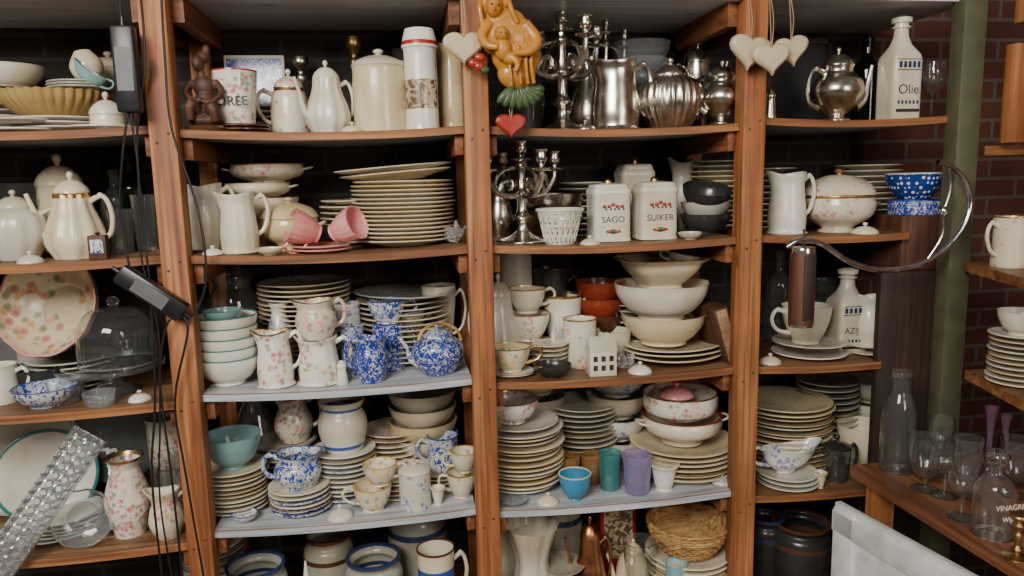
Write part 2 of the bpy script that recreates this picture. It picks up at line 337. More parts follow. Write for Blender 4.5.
SH={'jug':[(.34,0),(.36,.03),(.5,.32),(.44,.62),(.35,.8),(.42,1)],'tank':[(.46,0),(.5,.025),(.45,.07),(.46,.3),(.41,.66),(.39,.86),(.43,1)],
 'pear':[(.34,0),(.36,.03),(.5,.28),(.46,.5),(.3,.74),(.32,.92),(.38,1)],'fat':[(.34,0),(.38,.04),(.5,.4),(.47,.66),(.4,.8),(.44,1)],
 'cyl':[(.44,0),(.46,.02),(.46,.35),(.46,.7),(.45,.93),(.46,1)]}
def g_pitcher(k,w,h,mat=W,rim=None,az=0,shape='jug',lip=.4,fl=0,nf=12,bands=(),hm=None,hout=.3):
    o=[(r*w,z*h) for r,z in SH[shape]]; o.insert(-1,(o[-1][0]*.985,.965*h)); pr=shell(sp(o,5),.0035)
    def fn(r,z,th):
        u=max(0,(z/h-.72)/.28); c=max(0,math.cos(th-az-PI))**5
        r2=r*(1+fl*math.cos(nf*th)+.012*u*math.cos(10*th)); return (r2+r*lip*u*c, z+h*.09*u*c+h*.06*u*u*max(0,math.cos(th-az)))
    k.lathe(pr,mat,48,None,fn,bands=[(a*h,b*h,c) for a,b,c in bands]+([(h*.975,h*1.2,rim)] if rim else []))
    handle(k,o[-2][0]*.98,h*.9,o[2][0]*.97,h*.3,w*hout,w*.05,hm or mat,az)
def lid(k,r,z,h,mat,knob='ball',rim=None,kn=None,fl=0):
    k.lathe(sp([(r*1.02,z-.001),(r*1.04,z+h*.06),(r*.9,z+h*.3),(r*.5,z+h*.56),(r*.14,z+h*.64)],4)+[(0,z+h*.65)],mat,28,None,rimfn(fl,8),bands=[(z-.01,z+h*.05,rim)] if rim else ())
    kn=kn or mat; kr=max(r*.2,.006); k.lathe(sp([(kr*.5,z+h*.6),(kr*.55,z+h*.7),(kr,z+h*.82),(kr*.8,z+h*.94),(kr*.2,z+h)],3)+[(0,z+h)],kn,14)
def g_lid(k,w,h,mat=W,rim=None): k.lathe([(0,.0),(w*.5,0)],mat,28); lid(k,w*.48,.001,h,mat,rim=rim)
def g_teapot(k,w,h,mat=W,az=0,shape='round',rim=None,hm=None,fl=0,nf=8,lidh=.26,basket=None,spout=1.0,two=False,foot=0,kn=None,sm=None,lm=None):
    H=h*(1-lidh)
    P={'round':[(.3,0),(.34,.04),(.48,.3),(.5,.5),(.42,.8),(.27,1)],'tall':[(.36,0),(.38,.03),(.5,.25),(.46,.5),(.33,.8),(.30,1)],
       'urn':[(.26,0),(.28,.05),(.15,.12),(.3,.24),(.5,.5),(.47,.72),(.3,.88),(.3,1)],'cyl':[(.42,0),(.45,.04),(.46,.4),(.42,.8),(.34,1)],'squat':[(.32,0),(.36,.05),(.52,.35),(.56,.6),(.5,.85),(.3,1)]}[shape]
    o=[(r*w,z*H) for r,z in P]; f=lambda r,z,th:(r*(1+fl*(abs(math.cos(nf*th/2))-.5)),z)
    k.lathe([(0,0)]+sp(o,5)+[(0,H)],mat,max(48,nf*5) if fl else 36,None,f if fl else None,bands=[(H*.955,H*1.1,rim)] if rim else ())
    lid(k,o[-1][0],H,h-H,lm or mat,rim=rim,kn=kn)
    k.tube([(-w*.40,0,H*.28),(-w*.58,0,H*.42),(-w*.66,0,H*.72),(-w*.66-w*.12*spout,0,H*1.02)],[w*.11,w*.08,w*.05,w*.04],sm or mat,10,rotz(az))
    if basket:
        pts=[(math.cos(a)*w*.46+w*.05,0,H*.86+math.sin(a)*w*.40) for a in [PI*i/8 for i in range(9)]]
        k.tube(pts,w*.035,basket,8,rotz(az))
        for i in range(24):
            a=PI*(i+.5)/24; k.ball((math.cos(a)*w*.46+w*.05,0,H*.86+math.sin(a)*w*.40),(w*.045,w*.045,w*.02),basket,rotz(az),8)
    else:
        handle(k,o[-2][0]*.97,H*.88,w*.42,H*.26,w*.34,w*.045,hm or mat,az)
        if two: handle(k,o[-2][0]*.97,H*.88,w*.42,H*.26,w*.34,w*.045,hm or mat,az+PI)
def g_canister(k,w,h,mat=W,lidm=None,band=None,lidh=.2,knob=True,shape='cyl'):
    H=h*(1-lidh); o=[(r*w*1.08,z*H) for r,z in SH[shape]]
    k.lathe([(0,0)]+sp(o,4)+[(0,H)],mat,32,bands=[(a*H,b*H,c) for a,b,c in (band or ())])
    lid(k,o[-1][0]*.98,H,h-H,lidm or mat)
def g_tureen(k,w,h,mat=W,lidded=True,rim=None,sx=1,sy=1,knob=None,foot=.5,fl=0,bodyh=.56,ears=True):
    H=h*bodyh if lidded else h; r=w/2
    o=[(foot*r,0),(foot*r*1.02,.05*H),(foot*r*.85,.14*H),(r*.85,.42*H),(r*.97,.72*H),(r*.93,.95*H),(r*.98,H)]
    pr=shell(sp(o,4),.004) if not lidded else [(0,0)]+sp(o,4)+[(0,H)]
    k.lathe(pr,mat,40,None,rimfn(fl,10),bands=[(H*.96,H*1.05,rim)] if rim else (),sx=sx,sy=sy)
    if lidded:
        k.lathe(sp([(r*.98,H),(r*.97,H+.02*h),(r*.8,H+(h-H)*.42),(r*.4,H+(h-H)*.68),(r*.1,H+(h-H)*.74)],4)+[(0,H+(h-H)*.74)],mat,40,None,rimfn(fl,10),bands=[(H-.01,H+(h-H)*.04,rim)] if rim else (),sx=sx,sy=sy)
        kz=H+(h-H)*.7; kr=r*.16; k.lathe(sp([(kr*.45,kz),(kr*.5,kz+(h-kz)*.35),(kr,kz+(h-kz)*.65),(kr*.6,h)],3)+[(0,h)],knob or mat,16)
    if ears:
        for a in (0,PI):
            k.tube([(r*.93*sx,-r*.2,H*.72),(r*1.12*sx,-r*.18,H*.8),(r*1.18*sx,0,H*.82),(r*1.12*sx,r*.18,H*.8),(r*.93*sx,r*.2,H*.72)],h*.03+.001,knob or mat,8,rotz(a))
def g_vase(k,w,h,mat=W,rim=None,P=None,fl=0,nf=8,t=.003,bands=(),solid=False,lipw=0):
    P=P or [(.3,0),(.34,.02),(.48,.3),(.5,.42),(.36,.7),(.24,.86),(.32,1)]
    o=[(r*w,z*h) for r,z in P]; fn=(lambda r,z,th:(r*(1+fl*abs(math.cos(nf*th/2))),z+ (lipw*h*math.cos(nf*th) if z>.9*h else 0))) if (fl or lipw) else None
    pr=shell(sp(o,5),t) if not solid else [(0,0)]+sp(o,5)+[(0,h)]
    k.lathe(pr,mat,48 if fl else 36,None,fn,bands=[(a*h,b*h,c) for a,b,c in bands]+([(h*.97,h*1.1,rim)] if rim else []))
BOT=[(.46,0),(.5,.02),(.5,.3),(.5,.58),(.44,.68),(.2,.78),(.17,.86),(.18,.94),(.2,.96),(.2,1)]
GOB=[(.42,0),(.4,.02),(.08,.05),(.06,.25),(.08,.42),(.34,.55),(.48,.75),(.44,1)]
def g_tumbler(k,w,h,mat=GL,fac=0):
    r=w/2; fn=(lambda a,z,th:(a*(1+.06*abs(math.cos(fac*th/2))),z)) if fac else None
    k.lathe(shell([(r*.8,0),(r*.84,h*.05),(r*.92,h*.5),(r,h)],.003),mat,48,None,fn)
def g_candelabra(k,w,h,mat=SIL,arms=4,rot=.35):
    P=[(.30,0),(.31,.015),(.27,.03),(.2,.045),(.1,.09),(.065,.13),(.06,.2),(.11,.25),(.07,.29),(.05,.34),(.055,.45),(.09,.5),(.05,.55),(.045,.72),(.07,.76),(.04,.8)]
    k.lathe([(0,0)]+sp([(r*w,z*h) for r,z in P],4)+[(0,.8*h)],mat,24)
    def cupz(x,y,z,s=1):
        T=Matrix.Translation((x,y,z)); r=w*.115*s
        k.lathe([(0,0)]+sp([(r*.2,0),(r*.9,.006),(r*1.0,.01),(r*.35,.012),(r*.33,.02),(r*.6,.032),(r*.55,.05),(r*.7,.056)],3)+[(r*.45,.056),(r*.4,.03),(0,.03)],mat,18,T)
    cupz(0,0,h-.056); k.tube([(0,0,.78*h),(0,0,h-.05)],w*.03,mat)
    for i in range(arms):
        a=rot+2*PI*i/arms; L=w*.44; Tm=rotz(a)
        k.tube([(0,0,.5*h),(L*.3,0,.46*h),(L*.7,0,.5*h),(L*.95,0,.62*h),(L,0,h*.88-.05)],[w*.045,w*.036,w*.032,w*.03,w*.026],mat,8,Tm)
        k.tube([(L*.7,0,.5*h),(L*.55,0,.6*h),(L*.35,0,.62*h),(L*.3,0,.55*h),(L*.42,0,.53*h)],w*.024,mat,6,Tm)
        k.tube([(L*.2,0,.74*h),(L*.5,0,.72*h),(L*.7,0,.66*h),(L*.8,0,.55*h)],w*.02,mat,6,Tm)
        cupz(math.cos(a)*L,math.sin(a)*L,h*.88-.05,.95)
def g_sqcan(k,w,h,mat=W,label='',lidh=.16,ink=None,band=RED):
    H=h*(1-lidh); r=w/2; n=7
    def fn(a,z,th): return (a*((abs(math.cos(th))**n+abs(math.sin(th))**n)**(-1/n)),z)
    pr=[(0,0),(r*.9,0),(r*.97,.01*h),(r*.97,.05*h),(r*.94,.06*h),(r*.94,.88*H),(r*.97,.9*H),(r*.97,.96*H),(r*.9,H),(0,H)]
    k.lathe(pr,mat,64,None,fn,bands=[(.94*H,.955*H,GOLD)])
    pl=[(r*.86,H),(r*.88,H+.02*h),(r*.8,H+lidh*h*.4),(r*.3,H+lidh*h*.55)]
    k.lathe(pl+[(0,H+lidh*h*.56)],mat,64,None,fn); k.ball((0,0,h-.06*h),(r*.2,r*.2,.06*h),GOLD)
    y=-r*.945
    if label: k.text(label,h*.14,ink or BLK2,Matrix.Translation((0,y,H*.42))@TXF)
    for dx in (-.22,-.1,0,.1,.22):
        k.ball((dx*w,y,H*.67+(.03*h if dx==0 else 0)),(w*.055,.0012,h*.028),band)
        k.ball((dx*w+.04*w,y,H*.62),(w*.03,.0011,h*.018),GRN)
    for z in (.3,.78): k.box((0,y,H*z),(w*.7,.001,h*.006),GOLD)
    k.ball((0,y,H*.2),(w*.2,.0012,h*.03),band); k.ball((0,y,H*.2),(w*.1,.0014,h*.04),GRN)
def g_sqbottle(k,w,h,mat=W,label='',ink=None):
    r=w/2; n=8
    def fn(a,z,th):
        s=((abs(math.cos(th))**n+abs(math.sin(th))**n)**(-1/n)) if z<h*.68 else 1
        return (a*s,z)
    pr=[(0,0),(r*.96,0),(r,.01*h),(r,.57*h),(r*.93,.62*h),(r*.66,.72*h),(r*.46,.80*h),(r*.42,.88*h),(r*.55,.885*h),(r*.55,.9*h),(r*.42,.905*h),(r*.42,.93*h),(r*.6,.935*h),(r*.62,.98*h),(r*.3,h),(0,h)]
    k.lathe(pr,mat,64,None,fn)
    y=-r*1.0
    if label:
        k.text(label,h*(.13 if len(label)<5 else .10),ink or BLK2,Matrix.Translation((0,y,h*.28))@TXF)
        for i in range(5): k.box((-r*.62+i*r*.31,y,h*.52),(r*.2,.0012,h*.06),DBL)
        for i in range(6): k.ball((-r*.65+i*r*.26,y,h*.16),(r*.09,.0012,h*.02),DBL)
        k.box((0,y,h*.57),(r*1.6,.0012,h*.008),BLK2); k.box((0,y,h*.47),(r*1.6,.0012,h*.008),BLK2); k.box((0,y,h*.08),(r*1.6,.0012,h*.03),BLK2)
def g_basket(k,w,h,mat=WICK):
    r=w/2; rad=lambda z:r*(.62+.38*math.sin(PI/2*min(z/h,1)))
    k.lathe([(0,.002)]+[(rad(h*i/10)-.004,max(h*i/10,.002)) for i in range(11)],mat,48)
    for j in range(11):
        z=.003+h*j/10*.94; a=rad(z)
        k.tube([(math.cos(t)*(a+.0016*(1 if (i+j)%2 else -1)),math.sin(t)*(a+.0016*(1 if (i+j)%2 else -1)),z) for i,t in enumerate([2*PI*i/48 for i in range(49)])],h*.05,mat,6,n=1)
    for i in range(24):
        t=2*PI*i/24; k.tube([(math.cos(t)*(rad(z)+.001),math.sin(t)*(rad(z)+.001),z) for z in (.004,h*.35,h*.7,h*.97)],.0026,mat,5,n=2)
    k.tube([(math.cos(t)*r,math.sin(t)*r,h+.002*math.sin(24*t)) for t in [2*PI*i/96 for i in range(97)]],.0055,mat,6,n=1)
def g_lattice(k,w,h,mat=W):
    r=w/2; o=sp([(r*.62,0),(r*.66,.1*h),(r*.8,.45*h),(r*.93,.8*h),(r,h)],5)
    n=len(o)
    k.lathe(shell(o,.004),mat,60,skip=lambda i,j:(3<=j<n-3 or n+5<=j<2*n-1) and (i%3!=0) and (j%4!=0))
    k.tube([(math.cos(t)*r,math.sin(t)*r,h) for t in [2*PI*i/32 for i in range(33)]],.004,mat,8,n=1)
    for m_ in range(20):
        for sg in (1,-1):
            a0=2*PI*m_/20; k.tube([((r*.66+(r*.3)*t)*math.cos(a0+sg*t*.5),(r*.66+(r*.3)*t)*math.sin(a0+sg*t*.5),h*(.08+.88*t)) for t in (0,.5,1)],.0018,mat,5,n=2)
def g_candle(k,w,h,mat=BRS):
    g_vase(k,w,h,mat,P=[(.5,0),(.5,.03),(.3,.06),(.12,.12),(.2,.2),(.1,.3),(.14,.5),(.09,.62),(.2,.75),(.12,.82),(.32,.92),(.3,1)],solid=True)
def g_gravy(k,w,h,mat=W,rim=None,az=0):
    pr=shell(sp([(w*.2,0),(w*.22,.1*h),(w*.4,.4*h),(w*.47,.8*h),(w*.5,h)],4),.003)
    def fn(r,z,th):
        u=z/h; return (r*(1+.5*u*max(0,math.cos(th-PI))**4),z+h*.25*u*u*(max(0,math.cos(th-PI))**3)-.08*h*u*abs(math.sin(th)))
    k.lathe(pr,mat,40,rotz(az),fn,bands=[(h*.9,h*1.1,rim)] if rim else (),sy=.62)
    handle(k,w*.48,h*.95,w*.36,h*.3,w*.22,w*.035,mat,az)
def g_jar(k,w,h,mat=GR,band=DBL):
    g_vase(k,w,h,mat,P=[(.4,0),(.44,.03),(.5,.4),(.48,.75),(.4,.86),(.42,.92),(.46,.95),(.46,1)],t=.008,bands=[(.6,.68,band),(.95,1.02,band)])
def g_wrap(k,w,h):
    from mathutils import noise
    pr=[(math.sin(PI*i/12) if 0<i<12 else 0,-math.cos(PI*i/12)) for i in range(13)]
    vs0=len(k.v); k.lathe(pr,PLW,24,Matrix.Translation((0,0,h*.5))@Matrix.Diagonal((w*.5,w*.35,h*.5,1)))
    for i in range(vs0,len(k.v)):
        v=k.v[i]; d=.7+.75*noise.noise(v*55); k.v[i]=Vector((v.x*d,v.y*d,max(v.z*d,.001)))
# ---------------------------------------------------------------- placement
def item(g,name,px,sr,d,wp,hp,rot=0,on=None,Rm=None,drop=0,dy=0,**kw):
    if on is None:
        sec,row=int(sr[0]),int(sr[1]); z=SZ[(sec,row)]; y=d
    else:
        z=on['top']-drop; y=on['y']+d
    x=xfor(px,y,z+hp*.0012)
    if on is None: z=shz(sec,row,x)+.0005
    s=mpp(x,y,z+hp*.00125); w=wp*s; h=hp*s; k=K()
    g(k,w,h,**kw); ob=k.done(name,(x,y,z),math.radians(rot),Rm)
    return {'top':z+h,'y':y,'x':x,'ob':ob,'s':s}
def stand(name,px,sr,d,rp,mat,rim=None,lean=12,yaw_=0,up=0,fl=0,nf=10,bowl=0):
    sec,row=int(sr[0]),int(sr[1]); z0=SZ[(sec,row)]; x=xfor(px,d,z0+.1); s=mpp(x,d,z0+.1); r=rp*s
    z=shz(sec,row,x)+r*math.cos(math.radians(lean))+up*s+.001; k=K()
    if bowl: g_bowl(k,2*r,bowl,mat,rim,foot=.5,fl=fl,nf=nf)
    else: g_plates(k,2*r,.02,n=1,mat=mat,rim=rim,jit=0,fl=fl,nf=nf)
    k.done(name,(x,d,z),math.radians(yaw_),Matrix.Rotation(math.radians(90-lean),4,'X'))
TU=Matrix.Rotation
# ===== section 0
a=item(g_plates,'dinner_plate_stack',62,'01',.17,92,16,n=3,mat=W2); b=item(g_bowl,'ribbed_serving_bowl',57,None,0,98,28,on=a,drop=.006,mat=CREAMY,fl=.06,nf=34,foot=.6)
item(g_plates,'side_plate_stack',82,None,.0,62,10,on=b,n=3,mat=GR)
a=item(g_plates,'soup_plate_stack',5,'01',.29,60,50,n=9,mat=[W2,GR]); item(g_bowl,'soup_bowl',8,None,0,66,24,on=a,drop=.008)
item(g_plates,'saucer',18,'01',.07,60,14,n=2,mat=W2)
item(g_plates,'serving_plate',102,'01',.09,66,9,n=1,mat=W); item(g_canister,'lidded_butter_dish',107,'01',.07,32,38,mat=W,lidh=.6)
item(g_canister,'ceramic_jar',112,'01',.31,42,84,mat=W2,lidh=.2,shape='fat')
item(g_vase,'ceramic_pestle',104,'01',.17,30,82,mat=CR2,P=[(.28,0),(.25,.2),(.25,.6),(.45,.72),(.5,.85),(.25,1)],solid=True,Rm=TU(-.2,4,'Y'))
item(g_gravy,'blue_sauce_boat',92,'01',.12,30,14,mat=LB,Rm=Matrix.Translation((0,0,.115))@TU(.55,4,'Y'))
item(g_teapot,'lidded_teapot',16,'02',.13,52,70,mat=W2,fl=.06,nf=12,az=0,shape='squat'); item(g_teapot,'ribbed_coffee_pot',74,'02',.12,54,86,mat=CR2,shape='tall',fl=.12,nf=10,rim=GOLD)
item(g_canister,'lidded_jar',62,'02',.30,42,98,mat=CR2,lidh=.32); item(g_vase,'wine_bottle',134,'02',.3,26,96,mat=GLD,P=BOT)
def g_minibox(k,w,h): k.box((0,0,h/2),(w,w*.6,h),REDW,b=.002); k.box((0,-w*.3,h*.55),(w*.7,.003,h*.55),WILL); k.lathe([(w*.05,h),(w*.2,h*1.08),(0,h*1.15)],BRS,10)
item(g_minibox,'trinket_box',99,'02',.04,17,24)
item(g_tumbler,'glass_tumbler',148,'02',.2,26,56,fac=14); item(g_vase,'glass_carafe',118,'02',.31,30,80,mat=GL,P=BOT); item(g_tumbler,'glass_tumbler',122,'02',.18,24,44,fac=10)
item(g_bowls,'glass_bowl_stack',30,'02',.31,60,70,n=4,mat=GL,bh=.4)
stand('large_floral_bowl',72,'03',.25,50,FLR,PK,up=32,yaw_=-14,lean=18,bowl=.085,fl=.03,nf=10); item(g_plates,'plate_stack',72,'03',.27,80,30,n=6,mat=[W2,CR2])
a=item(lambda k,w,h:g_vase(k,w,h,GLR,P=[(.28,0),(.26,.05),(.12,.3),(.14,.6),(.46,.8),(.5,1)],fl=.04,nf=16),'glass_cake_stand',112,'03',.16,98,30)
def g_dome(k,w,h):
    r=w/2; o=sp([(r,0),(r,.3*h),(r*.95,.6*h),(r*.62,.82*h),(r*.12,.88*h)],6); fn=lambda a,z,th:(a*(1+.015*math.cos(30*th)*(1 if .1*h<z<.5*h else 0)),z)
    k.lathe(o+[(0,.88*h)]+[(0,.88*h-.002)]+[(max(p[0]-.002,.0006),p[1]-(0 if p[1]<.01 else .001)) for p in reversed(o)]+[o[0]],GL,120,None,fn); k.ball((0,0,h*.95),(r*.16,r*.16,h*.08),GL)
    k.tube([(math.cos(t)*r,math.sin(t)*r,.003) for t in [2*PI*i/48 for i in range(49)]],.003,GLC,6,n=1)
item(g_dome,'glass_cake_dome',116,None,0,72,66,on=a,drop=.002); item(g_tumbler,'pressed_glass_bowl',66,'03',.1,34,22,mat=GLC,fac=14); item(g_tumbler,'pressed_glass_bowl',100,'03',.04,30,14,mat=GLC,fac=12)
item(g_bowl,'smoked_glass_bowl',42,'03',.2,56,28,mat=DK,foot=.5,fl=.04,nf=16); a=item(g_bowl,'blue_floral_dish',46,'03',.075,60,20,mat=WILL,rim=BL); item(g_tumbler,'cut_glass_bowl',28,'03',.3,60,60,mat=GLC,fac=16)
item(g_mug,'white_mug',0,'03',.13,34,38,mat=W); item(g_canister,'sugar_bowl',38,'03',.3,36,62,mat=FL)
item(g_vase,'floral_vase',128,'04',.1,42,80,mat=FLD,rim=GOLD,P=[(.34,0),(.36,.03),(.5,.35),(.48,.55),(.33,.8),(.3,.88),(.42,1)])
stand('glass_plate',83,'04',.07,28,GLC,lean=12,yaw_=15,bowl=.03,fl=.04,nf=14); stand('large_serving_plate',20,'04',.31,62,W2,GR,up=0); stand('green_rim_plate',48,'04',.24,46,W2,TEAL,up=0,yaw_=20)
stand('glass_serving_plate',122,'04',.33,46,GLC,up=22,fl=.02,nf=16); item(g_plates,'plate_stack',60,'04',.16,84,22,n=5,mat=[W,W2])
item(g_pitcher,'floral_cream_jug',167,'04',.055,34,46,mat=FL,az=0); item(g_vase,'glass_jar',176,'04',.2,32,62,mat=GL,P=[(.4,0),(.5,.04),(.5,.7),(.42,.8),(.44,1)])
item(g_mug,'floral_mug',168,'04',.3,34,85,mat=FL)
P0=atY(-15,585,-.05); P1=atY(90,434,.02); L=(P1-P0).length; k=K(); ww=.075
k.box((0,0,.004),(L,ww,.006),GLC,b=.002)
for sd in(-1,1): k.box((0,sd*ww/2,.010),(L,.008,.026),GLC,b=.003)
for i in range(int(L/.024)):
    for j in range(3): k.lathe([(.0165,.002),(.005,-.009),(0,-.010)],GLC,4,Matrix.Translation((-L/2+.014+i*.024,-ww/2+.013+j*.0245,0)))
dx=(P1-P0).normalized(); dn=(Vector((0,-1,.0))-dx*(-dx.y)).normalized(); dyv=(-dn).cross(dx)
Mx=Matrix(((dx.x,dyv.x,-dn.x),(dx.y,dyv.y,-dn.y),(dx.z,dyv.z,-dn.z))).to_4x4(); k.done('crystal_tray',(P0+P1)/2,0,Mx,smooth=False)
# ===== section 1
a=item(g_plates,'brown_saucer',240,'11',.1,58,8,n=2,mat=BR)
def g_plant(k,w,h):
    g_vase(k,w,h,FLD,P=[(.36,0),(.38,.04),(.44,.5),(.49,.9),(.5,.96),(.5,1)],rim=RED,bands=[(.0,.08,RED),(.34,.6,W)],t=.004); k.text('ORÉE',h*.22,BLK2,Matrix.Translation((0,-w*.47,h*.46))@TXF)
item(g_plant,'decorated_flower_pot',236,None,0,44,58,on=a,drop=.012)
def g_tile(k,w,h): k.box((0,0,h/2),(w,.012,h),W,b=.002); k.box((0,-.0065,h/2),(w*.92,.002,h*.92),WIL)
item(g_tile,'patterned_tile',256,'11',.3,58,82,Rm=TU(-.1,4,'X'))
item(g_teapot,'ivory_teapot',290,'11',.19,42,66,mat=FL,rim=GOLD,az=PI*1.05,shape='cyl',lidh=.3); item(g_teapot,'white_coffee_pot',327,'11',.09,42,72,mat=W,shape='tall',az=PI*.15,fl=.11,nf=10)
item(g_canister,'enamel_canister',380,'11',.11,54,82,mat=CR2,lidm=W2,lidh=.22)
def g_tall(k,w,h): g_vase(k,w,h,W,P=[(.46,0),(.5,.01),(.47,.05),(.46,.5),(.45,.78),(.5,.82),(.48,.88),(.40,1)],solid=True,bands=[(.04,.07,BR),(.2,.48,SEP),(.55,.6,RED),(.84,.88,RED)])
item(g_tall,'tall_storage_jar',421,'11',.09,36,98)
item(g_pitcher,'cream_jug',452,'11',.17,30,80,mat=CR,az=PI,lip=.3,hout=.2,shape='tank'); item(g_candle,'brass_candlestick',356,'11',.3,24,98); item(g_candle,'pewter_candlestick',303,'11',.33,26,80,mat=SIL)
item(g_vase,'glass_vase',405,'11',.31,36,84,mat=GL); item(g_plates,'plate_stack',270,'11',.26,50,30,n=6,mat=GR)
item(g_pitcher,'white_milk_jug',206,'12',.17,40,62,mat=W,az=0,shape='fat',fl=.02,nf=10); item(g_pitcher,'white_water_jug',239,'12',.08,40,58,mat=W,az=.2,shape='tank',lip=.5,fl=.012,nf=12)
a=item(g_bowls,'serving_bowl_stack',262,'12',.28,74,48,n=3,mat=[CR2,W2],bh=.36); a=item(g_tureen,'vegetable_dish',258,None,0,66,18,on=a,drop=.008,lidded=False,mat=CR2); item(g_tureen,'oval_serving_dish',268,None,0,74,20,on=a,drop=.006,mat=FL,lidded=False,rim=GOLD)
item(g_tureen,'cream_casserole_dish',290,'12',.17,58,52,mat=CR,bodyh=.62)
a=item(g_plates,'pink_saucer',322,'12',.085,58,8,n=2,mat=PK,fl=.02,nf=10)
item(g_cup,'pink_teacup',311,None,-.005,34,30,on=a,mat=PK,fl=.04,Rm=Matrix.Translation((0,0,.032))@TU(1.2,4,'Y')@Matrix.Translation((0,0,-.02)),rot=200,az=0)
item(g_cup,'pink_teacup',340,None,-.005,34,30,on=a,mat=PK,fl=.04,Rm=Matrix.Translation((0,0,.034))@TU(1.2,4,'Y')@Matrix.Translation((0,0,-.02)),rot=-30,az=PI/2)
item(g_bowl,'trinket_dish',270,'12',.035,28,7,mat=CR2)
a=item(g_plates,'dinner_plate_stack',404,'12',.18,104,64,n=15,mat=[CR2,W,CR2,CR],vary=.05); item(g_plates,'serving_platter',396,None,-.01,114,14,on=a,n=2,mat=[CR2,W2],sx=1.05,sy=.8,Rm=TU(-.07,4,'Y'))
item(g_plates,'salad_plate_stack',350,'12',.31,56,44,n=8,mat=CR2)
item(g_bowls,'teal_rim_bowl_stack',228,'13',.1,62,70,n=5,mat=W,rim=TEAL,bh=.46); item(g_vase,'lidded_glass_jar',236,'13',.28,50,108,mat=GL,P=[(.44,0),(.5,.05),(.5,.6),(.35,.75),(.4,.85),(.2,.95),(.05,1)])
item(g_bowl,'small_dish',228,'13',.1,38,14,mat=LB,Rm=Matrix.Translation((0,0,.155)))
item(g_plates,'dinner_plate_stack',307,'13',.28,90,86,n=18,mat=[W2,W,CR2]); a=item(g_plates,'dinner_plate_stack',405,'13',.28,92,62,n=12,mat=[W2,CR2]); item(g_plates,'oval_platter',405,None,-.01,106,12,on=a,n=1,mat=GR,fl=.02,nf=24,sx=1.05,sy=.85)
item(g_pitcher,'floral_milk_jug',275,'13',.07,38,54,mat=FL,az=0,shape='tank',rim=GOLD); a=item(g_pitcher,'floral_jug',319,'13',.08,44,45,mat=FL,az=0,shape='tank',lip=.25,fl=.012); item(g_pitcher,'floral_cream_jug',316,None,0,40,38,on=a,mat=FL,az=.2,shape='fat',rim=GOLD)
item(g_vase,'painted_vase',281,'13',.19,30,72,mat=FLB); item(g_mug,'floral_mug',348,'13',.22,28,66,mat=FLB,az=PI)
item(g_mug,'delft_mug',353,'13',.14,24,50,mat=WILL,az=PI*.9); item(g_pitcher,'blue_willow_jug',371,'13',.06,34,44,mat=WIL,az=PI,shape='fat',lip=.2); a=item(g_mug,'blue_willow_mug',389,'13',.18,32,46,mat=WIL,az=0); item(g_cup,'blue_floral_cup',387,None,0,38,24,on=a,mat=WILL,rim=BL,az=0,foot=.6)
item(g_mug,'white_mug',412,'13',.24,28,52,mat=W); item(g_teapot,'blue_willow_teapot',438,'13',.08,46,50,mat=WIL,az=0,shape='squat',basket=WICK,spout=1.2,sm=WILL,lm=WILL)
item(g_cup,'white_teacup',440,'13',.29,34,70,mat=W)
# row 4
a=item(g_plates,'saucer_stack',236,'14',.14,64,44,n=10,mat=[W,W2]); item(g_bowl,'light_blue_bowl',233,None,0,56,34,on=a,drop=.006,mat=LB,foot=.45)
a=item(g_plates,'saucer_stack',301,'14',.11,60,26,n=6,mat=[WILL,W]); item(g_pitcher,'blue_willow_cream_jug',298,None,0,46,34,on=a,drop=.006,mat=WILL,az=PI,rim=BL,shape='fat',lip=.3)
a=item(g_plates,'saucer_stack',346,'14',.19,62,48,n=10,mat=[W,FLB,W2]); item(g_vase,'stoneware_pot',343,None,0,48,52,on=a,drop=.006,mat=W2,P=[(.36,0),(.4,.04),(.5,.4),(.48,.65),(.4,.82),(.45,.92),(.48,1)],bands=[(.12,.16,BL),(.82,.86,BL)])
a=item(g_plates,'side_plate_stack',287,'14',.3,64,44,n=8,mat=[W2,CR2]); item(g_pitcher,'floral_jug',294,None,0,38,44,on=a,drop=.004,mat=FLD,az=0)
item(g_vase,'glass_pitcher',258,'14',.34,46,95,mat=GL); item(g_plates,'floral_plate_stack',394,'14',.29,62,50,n=10,mat=[FL,CR2,PK,FLD])
item(g_bowls,'soup_bowl_stack',424,'14',.30,68,84,n=5,mat=[CR2,W2,CR],bh=.35)
a=item(g_cup,'yellow_floral_cup',373,'14',.065,38,26,mat=FLY,rim=YEL,az=PI); item(g_cup,'yellow_floral_cup',380,None,0,34,22,on=a,mat=FLY,rim=YEL,az=0); item(g_canister,'small_canister',415,'14',.06,32,46,mat=FLB,lidm=W,lidh=.2)
a=item(g_plates,'saucer_stack',440,'14',.19,44,16,n=4,mat=W); item(g_mug,'floral_mug',443,None,0,32,34,on=a,mat=WILL,rim=BL,az=PI)
a=item(g_cup,'yellow_floral_cup',462,'14',.08,30,26,mat=FLY,az=PI,rim=GOLD); item(g_cup,'yellow_floral_cup',464,None,0,28,22,on=a,mat=FLY,az=PI,rim=YEL)
item(g_plates,'saucer_stack',398,'14',.15,44,22,n=5,mat=[W,W2])
item(g_jar,'stoneware_crock',258,'15',.13,62,66); item(g_jar,'stoneware_crock',375,'15',.12,58,66); item(g_jar,'stoneware_crock',418,'15',.28,58,88); item(g_mug,'beige_mug',437,'15',.1,38,70,mat=CR2,rim=BR,bands=((.5,.75,BL),)); item(g_vase,'white_cone_vase',308,'15',.08,14,76,mat=W,P=[(.5,0),(.4,.3),(.25,.7),(.05,1)],solid=True)
